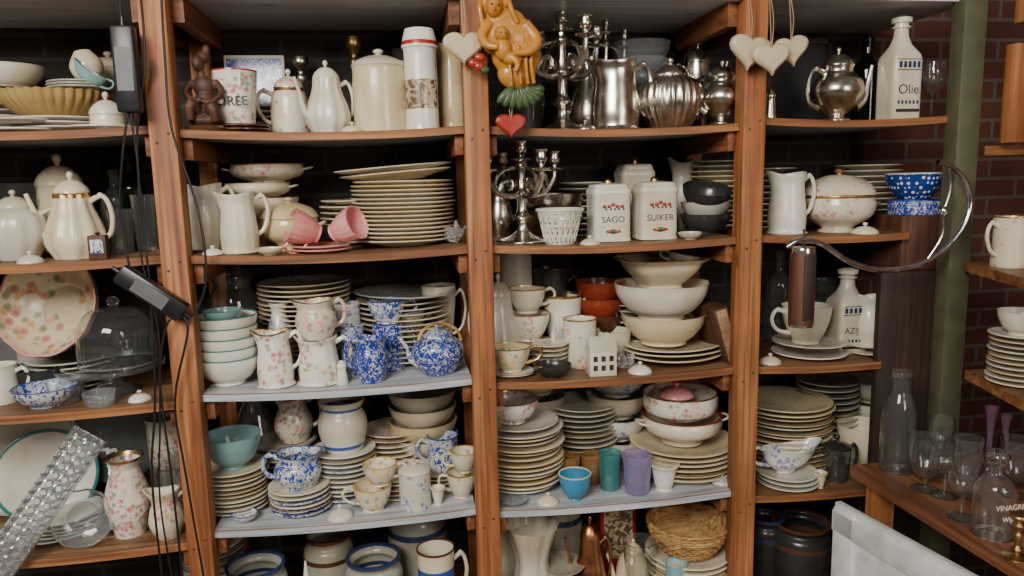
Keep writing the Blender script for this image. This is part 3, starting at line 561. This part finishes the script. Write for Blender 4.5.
item(g_jar,'stoneware_crock',330,'15',.26,50,66,mat=GR,band=BR); item(g_plates,'plate_stack',215,'15',.3,60,60,n=9,mat=W2)
# ===== section 2
item(g_candelabra,'silver_candelabra',562,'21',.16,96,118); item(g_pitcher,'silver_tankard',615,'21',.09,52,66,mat=SIL,az=0,shape='tank',lip=.25); item(g_teapot,'silver_teapot',670,'21',.11,56,70,mat=SIL,az=0,hm=BLK,fl=.09,nf=24,shape='squat'); item(g_teapot,'silver_sugar_pot',722,'21',.09,44,64,mat=SIL,az=0,shape='urn',spout=.4)
item(g_teapot,'silver_coffee_pot',697,'21',.27,40,88,mat=SIL,az=PI,shape='tall'); item(g_teapot,'silver_coffee_pot',588,'21',.32,40,92,mat=SIL,az=0,shape='tall')
item(g_bowls,'glass_bowl_stack',640,'21',.3,60,88,n=5,mat=GLC,bh=.4); item(g_candelabra,'silver_candlestick',606,'21',.26,52,116,arms=2,rot=0); item(g_vase,'glass_vase',530,'21',.3,32,84,mat=GL)
item(g_candelabra,'silver_candelabra',522,'22',.13,88,100,rot=.1); item(g_lattice,'lattice_porcelain_basket',560,'22',.075,46,34); item(g_bowls,'silver_bowl_stack',552,'22',.28,66,44,n=2,mat=SIL)
item(g_sqcan,'square_kitchen_canister',608,'22',.13,40,62,label='SAGO'); item(g_sqcan,'square_kitchen_canister',654,'22',.12,40,62,label='SUIKER'); item(g_sqcan,'square_kitchen_canister',634,'22',.3,36,76,label='THEE')
a=item(g_bowls,'dark_enamel_bowl_stack',706,'22',.14,50,32,n=2,mat=[DK,GR],bh=.4); item(g_bowl,'dark_enamel_bowl',704,None,.0,48,22,on=a,drop=.02,mat=DK,Rm=TU(.35,4,'X'))
item(g_plates,'dark_plate_stack',715,'22',.31,60,66,n=14,mat=[GR,CR2]); item(g_pitcher,'small_cream_jug',500,'22',.31,26,50,mat=SIL); item(g_plates,'side_plate_stack',582,'22',.31,44,54,n=10,mat=[W2,GR]); item(g_pitcher,'white_milk_jug',682,'22',.32,26,66,mat=W2,az=0)
item(g_teapot,'white_coffee_pot',499,'23',.22,44,90,mat=W2,shape='tall',az=PI); item(g_canister,'enamel_canister',516,'23',.34,34,118,mat=W2,lidh=.12)
a=item(g_plates,'saucer_stack',532,'23',.22,44,22,n=5,mat=W2); a=item(g_cup,'white_teacup',529,None,0,42,28,on=a,mat=FL,az=PI,rim=GOLD); item(g_cup,'white_teacup',527,None,0,38,25,on=a,mat=W,az=.1,rim=GOLD)
a=item(g_plates,'saucer',513,'23',.09,46,5,n=1,mat=W,rim=GOLD); item(g_cup,'gold_rim_teacup',511,None,0,40,25,on=a,drop=.006,mat=FLY,az=0,rim=GOLD,hm=GOLD)
item(g_plates,'saucer_stack',550,'23',.14,36,26,n=6,mat=[CR2,W]); a=item(g_mug,'stoneware_mug',551,'23',.33,36,86,mat=DK); item(g_cup,'gold_rim_teacup',563,'23',.26,38,64,mat=W,rim=GOLD)
a=item(g_bowls,'terracotta_bowl_stack',600,'23',.28,50,74,n=4,mat=[TER,BR,TER,TER],bh=.5)
item(g_mug,'floral_mug',580,'23',.16,34,48,mat=FL,az=PI,rim=GOLD); item(g_bowl,'trinket_dish',553,'23',.045,38,13,mat=DK); item(g_cup,'white_teacup',613,'23',.18,36,32,mat=W2,az=PI)
item(g_plates,'side_plate_stack',640,'23',.29,66,50,n=9,mat=[GR,W2])
def g_house(k,w,h):
    k.box((0,0,h*.3),(w,w*.7,h*.6),W,b=.001)
    k.add([(-w/2-.002,-w*.38,h*.6),(w/2+.002,-w*.38,h*.6),(w/2+.002,w*.38,h*.6),(-w/2-.002,w*.38,h*.6),(-w/2,0,h*.92),(w/2,0,h*.92)],[(0,1,5,4),(2,3,4,5),(0,4,3),(1,2,5),(3,2,1,0)],W2)
    k.box((w*.2,0,h*.9),(w*.16,w*.16,h*.2),W)
    for i in range(3):
        for j in range(2): k.box((-w*.3+i*w*.3,-w*.352,h*.2+j*h*.22),(w*.16,.001,h*.13),DK)
item(g_house,'porcelain_house_figurine',601,'23',.05,27,42)
a=item(g_plates,'oval_platter',674,'23',.17,114,18,n=3,mat=[CR2,W],sy=.85); a=item(g_bowl,'serving_bowl',663,None,0,84,30,on=a,drop=.008,mat=CR2,foot=.55); a=item(g_bowl,'serving_bowl',661,None,0,92,36,on=a,drop=.014,mat=W,foot=.5,fl=.03,nf=8); item(g_bowl,'square_serving_bowl',660,None,0,94,30,on=a,drop=.012,mat=CR2,sq=5,foot=.45,shape='flare',rim=GOLD,rot=5)
item(g_gravy,'gravy_boat',682,None,0,36,12,on=a,drop=-.045,mat=W2,az=PI,Rm=TU(.2,4,'Y'))
def g_book(k,w,h): k.box((0,0,h/2),(w,.17,h),REDW,b=.003); k.box((-.001,-.002,h/2),(w*.7,.172,h*.94),BUFF)
item(g_book,'leather_book',722,'23',.12,15,56,Rm=TU(-.28,4,'Y'))
a=item(g_plates,'dinner_plate_stack',521,'24',.17,88,68,n=14,mat=[CR2,CR,W2],vary=.14); item(g_bowl,'floral_bowl',512,None,0,54,24,on=a,drop=.006,mat=FLD,rim=GOLD)
item(g_plates,'soup_plate_stack',582,'24',.29,70,66,n=13,mat=[W2,GR]); item(g_bowls,'serving_bowl_stack',617,'24',.31,62,92,n=4,mat=[W2,FLB],bh=.4); item(g_bowls,'serving_bowl_stack',537,'24',.31,58,98,n=4,mat=[GR,W2],bh=.4)
a=item(g_plates,'dinner_plate_stack',682,'24',.18,104,32,n=6,mat=[W,CR2]); a=item(g_tureen,'serving_tureen',682,None,0,80,28,on=a,drop=.008,lidded=False,mat=W,ears=True,rim=RED); a=item(g_bowl,'floral_bowl',680,None,0,74,25,on=a,drop=.006,mat=FL,rim=GOLD,foot=.6,shape='fat'); item(g_lid,'small_pink_lid',676,None,0,36,14,on=a,drop=.012,mat=PK)
item(g_tumbler,'amber_glass_tumbler',569,'24',.15,22,30,mat=GLA,fac=10); item(g_tumbler,'amber_glass_tumbler',592,'24',.15,22,30,mat=GLA,fac=10); item(g_tumbler,'teal_glass_tumbler',610,'24',.10,22,38,mat=GLT,fac=8); item(g_tumbler,'purple_glass_tumbler',637,'24',.06,28,40,mat=GLP,fac=12)
item(g_bowl,'white_egg_cup',664,'24',.06,30,27,mat=W,fl=.05,nf=6,foot=.55,shape='flare'); item(g_bowl,'bright_blue_bowl',575,'24',.05,33,27,mat=SKY,rim=W,foot=.45); item(g_plates,'saucer',512,'24',.05,34,5,n=1,mat=GLC)
item(g_vase,'fluted_white_vase',532,'25',.11,50,86,mat=W2,fl=.12,nf=8,P=[(.25,0),(.3,.05),(.34,.35),(.3,.6),(.5,1)]); item(g_vase,'fluted_white_vase',512,'25',.22,40,70,mat=CR2,fl=.12,nf=8,P=[(.25,0),(.3,.05),(.34,.35),(.3,.6),(.5,1)]); item(g_teapot,'copper_coffee_pot',590,'25',.12,32,88,mat=COP,shape='tall')
def g_tin(k,w,h): k.box((0,0,h/2),(w,w*.8,h),RED,b=.003); k.box((0,-w*.4,h*.55),(w*.8,.002,h*.8),SEP); k.box((0,0,h*.97),(w*1.03,w*.83,h*.06),BRS,b=.002)
item(g_tin,'red_tea_tin',614,'25',.27,36,120)
a=item(g_plates,'plate_stack',688,'25',.11,84,42,n=7,mat=[W2,CR2]); item(g_basket,'wicker_basket',688,None,0,80,30,on=a)
item(g_mug,'blue_mug',676,'25',.03,22,46,mat=LB); item(g_tumbler,'glass_tumbler',640,'25',.1,34,60); item(g_teapot,'cream_teapot',633,'25',.13,34,56,mat=CR2); item(g_jar,'stoneware_jar',560,'25',.28,44,90)
item(g_plates,'dark_plate_stack',560,'25',.12,50,40,n=8,mat=[DK,GR])
# ===== section 3
item(g_teapot,'silver_teapot',837,'31',.11,50,74,mat=SIL,az=PI,shape='urn',spout=.6); item(g_sqbottle,'olive_oil_bottle',899,'31',.07,31,100,mat=W,label='Olie')
def g_frame(k,w,h):
    k.box((0,.003,h/2),(w,.006,h),BLK2)
    for sx_ in(-1,1): k.box((sx_*w*.47,0,h/2),(w*.06,.018,h),DARKW); k.box((0,0,h/2+sx_*h*.47),(w,.018,h*.06),DARKW)
item(g_frame,'picture_frame',800,'31',.33,70,88,Rm=TU(-.08,4,'X')); item(g_vase,'dark_bottle',866,'31',.3,28,84,mat=GLD,P=BOT); item(g_vase,'glass_goblet',932,'31',.22,24,56,mat=GL,P=GOB)
item(g_pitcher,'white_water_jug',787,'32',.09,40,58,mat=W,az=0,shape='tank',lip=.35); item(g_tureen,'soup_tureen',838,'32',.13,72,64,mat=FL,rim=GOLD,knob=GOLD)
a=item(g_bowl,'blue_patterned_bowl',914,'32',.1,50,27,mat=WIL,foot=.62,rim=BL,shape='fat'); item(g_bowl,'blue_polka_bowl',914,None,0,54,28,on=a,drop=.004,mat=POL,foot=.55,rim=W)
item(g_plates,'dinner_plate_stack',866,'32',.31,62,58,n=11,mat=[CR2,W2]); item(g_plates,'dark_plate_stack',768,'32',.32,50,60,n=11,mat=[GR,W2])
a=item(g_plates,'soup_plate_stack',808,'33',.12,72,16,n=2,mat=[W,W2]); item(g_cup,'white_serving_cup',806,None,0,48,38,on=a,drop=.008,mat=W2,az=PI)
item(g_sqbottle,'vinegar_bottle',846,'33',.14,31,84,mat=W2,label='AZIJN'); a=item(g_plates,'saucer_stack',868,'33',.1,42,10,n=2,mat=W); item(g_pitcher,'white_cream_jug',869,None,0,26,48,on=a,drop=.006,mat=W,az=.3); item(g_vase,'glass_bottle',778,'33',.3,26,92,mat=GL,P=BOT); item(g_mug,'dark_mug',822,'33',.31,34,60,mat=DK)
item(g_plates,'dinner_plate_stack',783,'34',.24,96,66,n=14,mat=[W2,CR2,W],vary=.1); a=item(g_plates,'saucer_stack',787,'34',.08,60,14,n=3,mat=W2); item(g_gravy,'gravy_boat',785,None,0,50,26,on=a,drop=.005,mat=FLB,az=PI)
def g_press(k,w,h):
    g_tumbler(k,w,h*.85,GL); k.lathe([(w*.5,h*.84),(w*.52,h*.88),(w*.2,h*.94),(0,h*.95)],DK,20); handle(k,w*.5,h*.78,w*.5,h*.15,w*.3,w*.06,DK); k.tube([(0,0,h*.93),(0,0,h*1.08)],.002,CHR); k.ball((0,0,h*1.1),w*.1,DK)
item(g_press,'coffee_press',836,'34',.08,28,40); item(g_bowl,'white_soup_bowl',862,'34',.16,50,42,mat=CR2,foot=.5); item(g_plates,'plate_stack',826,'34',.3,60,74,n=13,mat=[W2,GR]); item(g_bowls,'bowl_stack',868,'34',.32,52,64,n=3,mat=W)
item(g_jar,'stoneware_crock',800,'35',.15,60,60,mat=DK,band=BR); item(g_jar,'stoneware_jar',765,'35',.2,40,60,mat=DK)
# ===== clutter
for nm,px,sr,d,w_,h_,mt in (('china_lid',30,'02',.035,24,12,W2),('china_lid',352,'11',.035,22,10,CR2),('china_lid',213,'12',.03,20,9,W),('china_lid',340,'14',.035,26,13,W2),
  ('china_lid',548,'24',.035,22,10,CR2),('china_lid',640,'23',.04,24,11,W),('china_lid',590,'22',.035,20,9,CR2),('china_lid',865,'32',.035,26,11,CR2),('china_lid',770,'33',.04,22,10,W),('china_lid',722,'24',.05,22,10,FLB),('silver_lid',585,'21',.04,20,10,SIL),('china_lid',140,'03',.05,22,10,FL)):
    item(g_lid,nm,px,sr,d,w_,h_,mat=mt)
item(g_bowl,'small_saucer_dish',245,'14',.05,26,8,mat=FLB,rim=BL); item(g_bowl,'egg_cup',438,'14',.05,15,18,mat=W,shape='flare'); item(g_bowl,'small_saucer_dish',690,'22',.04,24,7,mat=W2); item(g_bowl,'egg_cup',820,'34',.035,14,16,mat=CR2,shape='flare')
item(g_vase,'salt_shaker',342,'13',.05,12,24,mat=W,P=[(.45,0),(.5,.05),(.36,.6),(.4,.8),(.15,1)],solid=True); item(g_vase,'salt_shaker',770,'31',.06,13,30,mat=SIL,P=[(.45,0),(.5,.05),(.36,.6),(.4,.8),(.15,1)],solid=True)
item(g_wrap,'crumpled_plastic_wrap',625,'23',.09,30,16); item(g_wrap,'crumpled_plastic_wrap',455,'12',.1,26,22); item(g_wrap,'crumpled_plastic_wrap',718,'23',.25,30,24)
# ===== right-hand structures
x=xfor(957,-.02,1.5); k=K(); k.box((x,-.02,1.35),(.066,.05,2.7),OLIVE,b=.003); k.done('olive_metal_post'); XG=x
x0=atY(876,380,.0).x; z1=atY(905,272,.0).z; k=K(); k.box(((x0+XG-.035)/2,.01,z1/2),(XG-.035-x0,.022,z1),DARKW,b=.002); k.done('dark_wood_panel')
pa=atY(908,216,.0); pb=atY(944,262,.0); k=K(); k.box(((pa.x+pb.x)/2,.12,(pa.z+z1)/2),(pb.x-pa.x,.20,pa.z-z1-.002),REDW,b=.003); k.done('wooden_box')
def prism(name,pts,th,top,edge):
    k=K(); n=len(pts); vs=[(p.x,p.y,p.z) for p in pts]+[(p.x,p.y,p.z-th) for p in pts]
    k.add(vs,[tuple(range(n)),tuple(range(2*n-1,n-1,-1))]+[(i,(i+1)%n,n+(i+1)%n,n+i) for i in range(n)],[top,edge]+[edge]*n); return k.done(name,smooth=False)
TA=atY(850,465,-.06); ZTB=TA.z; TB=atZ(1024,571,ZTB); TB=TA+(TB-TA)*1.7; XW=XRW-.01
tab=prism('side_shelf_table',[TA,TB,Vector((XW,TB.y,ZTB)),Vector((XW,TA.y,ZTB))],.03,TABW,TABW)
k=K()
for yy in (TA.y-.05,TB.y+.05):
    k.box((TA.x+.06 if yy>TB.y+.2 else TB.x+.06,yy,(ZTB-.03)/2),(.05,.05,ZTB-.03),POSTW)
k.done('table_leg')
def rshelf(py0,py1,th=.025,px0=965):
    A=atY(px0,py0,-.055); B=atZ(1024,py1,A.z); B=A+(B-A)*2.2
    prism('side_shelf_board',[A,B,Vector((XW,B.y,A.z)),Vector((XW,A.y,A.z))],th,SHT,EDGEW); return A.z
RZ2=rshelf(262,278); RZ3=rshelf(370,401); RZ1=rshelf(146,146.5,px0=985)
pz=atY(1000,5,-.1); k=K(); k.box((1.95,-.12,pz.z),(.75,.05,.09),POSTW,b=.003); xx=xfor(1016,-.1,1.75); k.box((xx,-.1,RZ1+.13),(.055,.035,.25),POSTW,b=.003); k.done('side_shelf_frame')
def onz(g,name,px,py,z,wp,hp,rot=0,**kw):
    p=atZ(px,py,z); s=mpp(p.x,p.y,z+hp*.001); w=wp*s
    p=p+Vector((0,w*.3,0)); p.x=xfor(px,p.y,z+hp*.001); k=K(); g(k,w,hp*s,**kw); k.done(name,(p.x,p.y,z+.0005),math.radians(rot))
def onr(g,name,px,y,z,wp,hp,**kw):
    x=xfor(px,y,z+.03); s=mpp(x,y,z); k=K(); g(k,wp*s,hp*s,**kw); k.done(name,(x,y,z+.0005))
onr(g_mug,'cream_mug',1010,-.17,RZ2,34,50,mat=FL,az=PI,rim=GOLD); onr(g_plates,'plate_stack',1018,-.2,RZ3,56,52,n=10,mat=[CR2,W2]); onr(g_bowl,'white_bowl',1022,-.2,RZ3+.13,44,24,mat=W)
onz(g_vase,'glass_milk_bottle',898,474,ZTB,33,104,mat=GL,P=[(.46,0),(.5,.02),(.5,.3),(.49,.55),(.4,.7),(.28,.8),(.27,.92),(.32,.94),(.32,1)])
def g_decanter(k,w,h):
    g_vase(k,w,h,GL,P=[(.46,0),(.5,.02),(.5,.3),(.5,.52),(.42,.64),(.17,.74),(.15,.84),(.25,.86),(.25,.88),(.15,.89),(.28,.94),(.22,1)],t=.003); k.text('VINAGRE',h*.09,W,Matrix.Translation((0,-w*.505,h*.42))@TXF); k.text('WIJN',h*.08,W,Matrix.Translation((0,-w*.505,h*.28))@TXF)
onz(g_decanter,'glass_decanter',995,540,ZTB,40,88)
for i,(px,py,w_,h_) in enumerate([(926,494,34,56),(945,500,30,52),(967,500,28,62),(962,522,30,50),(1016,500,32,60),(940,478,26,60)]): onz(g_vase,'wine_glass',px,py,ZTB,w_,h_,mat=GL,P=GOB if i%2 else [(.38,0),(.36,.02),(.07,.05),(.07,.2),(.3,.32),(.48,.6),(.46,.85),(.5,1)],t=.002)
onz(g_vase,'amethyst_bud_vase',989,478,ZTB,18,72,mat=GLV,P=[(.5,0),(.45,.05),(.2,.2),(.18,.7),(.35,1)],t=.002); onz(g_vase,'amethyst_bud_vase',1004,474,ZTB,16,60,mat=GLV,P=[(.5,0),(.45,.05),(.2,.2),(.18,.7),(.35,1)],t=.002)
onz(g_candle,'small_brass_bell',1018,562,ZTB,26,46,mat=BRS)
zb=ZTB-.10; A=atZ(838,501,zb); B=atZ(975,576,zb); B=A+(B-A)*1.6; k=K(); dv=(B-A).normalized(); c_=(A+B)/2; nv=Vector((dv.y,-dv.x,0)); Mx=Matrix(((dv.x,-nv.x,0),(dv.y,-nv.y,0),(0,0,1))).to_4x4()
LL=(B-A).length; k.box((0,0,-zb/2),(LL,.02,zb),WPAINT,b=.002); k.box((0,.013,-.05),(LL,.012,.06),WPAINT,b=.002); k.box((0,-.013,-.05),(LL,.012,.06),WPAINT,b=.002); k.box((-LL/2+.04,.013,-zb/2),(.07,.012,zb-.02),WPAINT,b=.002); k.box((-LL/2+.04,-.013,-zb/2),(.07,.012,zb-.02),WPAINT,b=.002); k.done('white_painted_panel',c_,0,Mx)
# ===== hanging ornaments
def heart(px,py,wp,y,mat=STN,rot=0,string=True,name='hanging_heart_ornament',ztop=None):
    p=atY(px,py,y); s=mpp(*p); w=wp*s; k=K(); N=48; lay=[(-.5,.80),(-.32,.95),(0,1),(.32,.95),(.5,.8)]; th=w*.24; vs=[];fs=[]
    for yy,sc in lay:
        for i in range(N):
            t=2*PI*i/N; hx=18*math.sin(t)**3; hz=13*math.cos(t)-4.2*math.cos(2*t)-1.6*math.cos(3*t)-.8*math.cos(4*t)
            vs.append((hx/32*w*sc,yy*th,hz/32*w*sc))
    for j in range(len(lay)-1):
        for i in range(N): l=(i+1)%N; fs.append((j*N+i,j*N+l,(j+1)*N+l,(j+1)*N+i))
    for j,o in ((0,0),(len(lay)-1,(len(lay)-1)*N)):
        c=len(vs); vs.append((0,(lay[j][0]*1.1)*th,.05*w))
        for i in range(N): fs.append((c,o+i,o+(i+1)%N))
    k.add(vs,fs,mat,TU(rot,4,'Y'))
    if string:
        zt=(ztop or ZT+.02)-p.z; k.tube([(0,0,w*.12),(.004,0,zt*.5),(0,.02,zt)],.0013,STRW,6); k.tube([(0,0,w*.12),(-.004,0,zt*.5),(0,.02,zt)],.0013,STRW,6)
    k.done(name,p)
heart(464,46,38,-.06); heart(750,50,40,-.062,rot=.15); heart(771,57,36,-.09,rot=-.1); heart(791,49,34,-.07,rot=-.2)
heart(511,124,28,-.055,RED,name='hanging_red_heart',ztop=atY(510,85,-.05).z)
def blobs(name,px,py,hp,y,bl,tubes,mat,extra=None,vox=.0028,rot=0):
    p=atY(px,py,y); s=mpp(*p); H=hp*s; em=bpy.data.objects.new(name,None); bpy.context.collection.objects.link(em); em.location=p; em.rotation_euler=(0,0,rot)
    k=K()
    for c,r in bl: k.ball((c[0]*H,c[1]*H,c[2]*H),tuple(q*H for q in (r if hasattr(r,'__len__') else (r,)*3)),mat)
    for pts,r in tubes: k.tube([tuple(q*H for q in c) for c in pts],[q*H for q in r] if hasattr(r,'__len__') else r*H,mat,10)
    ob=k.done('figure_body'); ob.parent=em
    md=ob.modifiers.new('r','REMESH'); md.mode='VOXEL'; md.voxel_size=vox; md.use_smooth_shade=True; ms=ob.modifiers.new('s','SMOOTH'); ms.iterations=2
    if extra:
        k=K(); extra(k,H); o2=k.done('figure_details'); o2.parent=em
def mex(k,H):
    for i in range(9):
        a=-2.4+i*.3; T=Matrix.Translation((.12*H+math.cos(a)*.16*H,-.03*H,.11*H+math.sin(a)*.08*H))@TU(-a,4,'Y'); k.ball((0,0,0),(.11*H,.03*H,.045*H),GRN,T)
    for x_,z_ in ((-.24,.40),(-.30,.35),(-.25,.32)): k.ball((x_*H,-.05*H,z_*H),(.055*H,.03*H,.045*H),RED)
    k.ball((-.2*H,-.04*H,.29*H),(.05*H,.03*H,.04*H),GRN)
    for c,r in (((-.125,-.165,.865),.011),((-.065,-.172,.86),.011),((-.06,-.232,.6),.009),((-.015,-.228,.595),.009)): k.ball(tuple(q*H for q in c),r*H,BR)
    k.ball((-.1*H,-.168*H,.812*H),(.018*H,.006*H,.006*H),RED)
blobs('madonna_and_child_plaque',505,101,103,-.065,
 [((-.08,0,.9),(.15,.10,.13)),((-.095,-.085,.86),(.08,.085,.1)),((-.1,-.165,.845),(.014,.02,.022)),((.02,0,.74),(.2,.1,.13)),((.08,0,.6),(.25,.12,.2)),((.12,0,.42),(.24,.12,.2)),((.12,0,.26),(.19,.1,.16)),
  ((-.04,-.16,.6),(.07,.07,.075)),((-.03,-.13,.47),(.085,.075,.11)),((.06,-.13,.38),(.1,.06,.06)),((-.13,0,.6),(.09,.07,.16))],
 [([(.2,-.05,.7),(.3,-.1,.55),(.22,-.17,.44),(.06,-.2,.42)],[.065,.06,.045,.028]),([(-.14,-.04,.72),(-.22,-.08,.6),(-.18,-.15,.5),(-.08,-.2,.47)],[.055,.05,.04,.028]),([(.02,-.15,.4),(.1,-.18,.33),(.08,-.18,.25)],[.035,.03,.022]),
  ([(-.2,-.02,.98),(-.23,-.07,.85),(-.21,-.07,.7)],.026),([(.04,-.04,.98),(.06,-.1,.85),(.12,-.1,.7)],.026),([(.27,-.1,.55),(.24,-.13,.35),(.27,-.1,.15)],.02),([(.12,-.13,.5),(.12,-.15,.32),(.14,-.13,.14)],.018),([(.19,-.13,.5),(.19,-.14,.32),(.21,-.12,.14)],.018),([(.03,-.12,.35),(.04,-.13,.25),(.05,-.12,.12)],.018)],MUST,mex,.0022)
def sex(k,H):
    k.lathe([(0,0),(.24*H,0),(.25*H,.03*H),(.22*H,.06*H),(0,.06*H)],BR,24)
zs=shz(1,1,XP[0]+.07)
pp=Vector((xfor(206,.05,zs+.05),.05,zs)); u_=(pp-C); pxs=512+FPX*u_.dot(R)/u_.dot(F); pys=288-FPX*u_.dot(U)/u_.dot(F)
blobs('carved_wooden_statuette',pxs,pys,84,.05,
 [((0,0,.12),(.2,.17,.09)),((0,0,.3),(.13,.11,.2)),((.0,0,.52),(.13,.09,.13)),((-.02,-.01,.65),(.045,.045,.08)),((-.04,-.03,.78),(.075,.08,.10)),((0,.02,.85),(.09,.08,.07)),((.05,.03,.94),(.045,.045,.06))],
 [([(-.12,0,.58),(-.2,-.06,.45),(-.1,-.13,.35),(.0,-.15,.36)],[.045,.04,.035,.03]),([(.12,0,.58),(.2,-.05,.45),(.12,-.13,.34),(.0,-.15,.33)],[.045,.04,.035,.03]),([(-.05,-.05,.2),(-.12,-.2,.3),(-.14,-.17,.12)],[.08,.065,.05]),([(.05,-.05,.2),(.12,-.2,.26),(.14,-.17,.1)],[.08,.065,.05])],REDW,sex,.0022)
# ===== cables and adapters
def cable(pts,rad=.0028,name='power_cable',mat=BLK):
    k=K(); k.tube([atY(px,py,y) for px,py,y in pts],rad,mat,8,n=5); k.done(name)
def adapter(px,py,wp,hp,y,ang,name='power_adapter'):
    p=atY(px,py,y); s=mpp(*p); k=K(); k.box((0,0,0),(wp*s,.035,hp*s),BLK,b=.006); k.box((0,-.018,0),(wp*s*.7,.001,hp*s*.5),LBL); k.lathe([(.006,0),(.004,.02),(0,.02)],BLK,12,Matrix.Translation((0,0,hp*s/2))); k.lathe([(0,-.02),(.004,-.02),(.006,0)],BLK,12,Matrix.Translation((0,0,-hp*s/2))); k.done(name,p,0,TU(math.radians(ang),4,'Y'))
adapter(127,70,22,84,-.07,0); adapter(152,293,20,72,-.06,-52)
cable([(122,-30,-.07),(120,10,-.07),(125,28,-.07)]); cable([(128,112,-.07),(122,160,-.07),(120,215,-.06),(128,260,-.06),(134,276,-.06)]); cable([(178,314,-.06),(188,330,-.06),(175,400,-.05),(185,470,-.05),(206,590,-.05)])
cable([(138,-30,-.06),(145,60,-.06),(137,150,-.05),(150,290,-.045),(155,400,-.045),(152,480,-.045),(165,600,-.05)]); cable([(160,-30,-.05),(165,60,-.045),(172,130,-.045),(198,210,-.045),(206,280,-.045),(190,318,-.05),(168,322,-.055),(160,380,-.05),(172,480,-.05),(185,600,-.05)])
cable([(130,112,-.07),(138,170,-.065),(140,250,-.06),(158,330,-.05),(160,420,-.05),(160,500,-.05),(176,600,-.05)],.0022)
# ===== chrome hook + wooden handle
k=K(); yy=-.10
k.tube([atY(px,py,yy) for px,py in ((786,247),(800,240),(822,244),(850,262),(885,270),(925,262),(955,238),(970,208),(966,182),(950,166),(938,162))],.0070,CHR,12)
k.ball(atY(943,211,yy),(.010,.010,.014),CHR); k.tube([atY(943,211,yy),atY(950,190,yy),atY(950,166,yy)],.0035,CHR)
k.tube([atY(943,211,yy),atY(942,235,yy),atY(925,262,yy)],.003,CHR)
k.done('curved_chrome_hook')
p=atY(802,286,yy); s=mpp(*p); k=K(); g_vase(k,25*s,80*s,REDW,P=[(.42,0),(.48,.03),(.5,.3),(.5,.7),(.48,.97),(.42,1)],solid=True,bands=[(-.1,.04,CHR),(.95,1.1,CHR)]); k.box((0,-12*s,40*s),(10*s,.004,64*s),DARKW,b=.001); k.tube([(0,0,78*s),(0,0,98*s)],.004,CHR); ob=k.done('wooden_handle',(p.x,p.y,p.z-41*s))
# ---------------------------------------------------------------- light
wd=bpy.data.worlds.new('world'); bpy.context.scene.world=wd; wd.use_nodes=True; n=wd.node_tree; bg=n.nodes['Background']
t=n.nodes.new('ShaderNodeTexCoord'); sx=n.nodes.new('ShaderNodeSeparateXYZ'); n.links.new(t.outputs['Generated'],sx.inputs[0])
c=ramp(n,mathn(n,'ADD',mathn(n,'MULTIPLY',sx.outputs[2],.5),.5),[(.0,(.16,.12,.09)),(.48,(.28,.24,.20)),(.62,(.60,.56,.5)),(1,(.40,.37,.33))]); n.links.new(c,bg.inputs[0]); bg.inputs[1].default_value=.32
def area(name,loc,tgt,sx_,sy_,e,col):
    l=bpy.data.lights.new(name,'AREA'); l.shape='RECTANGLE'; l.size=sx_; l.size_y=sy_; l.energy=e; l.color=col; o=bpy.data.objects.new(name,l); bpy.context.collection.objects.link(o); o.location=loc
    o.rotation_euler=(Vector(tgt)-Vector(loc)).to_track_quat('-Z','Y').to_euler()
area('window_light_1',(-1.1,-2.6,2.75),(.4,.2,1.0),1.4,1.0,122,(1.0,.96,.89))
area('window_light_2',(1.6,-3.0,2.0),(.4,.2,1.2),.8,1.2,26,(1.0,.93,.84))
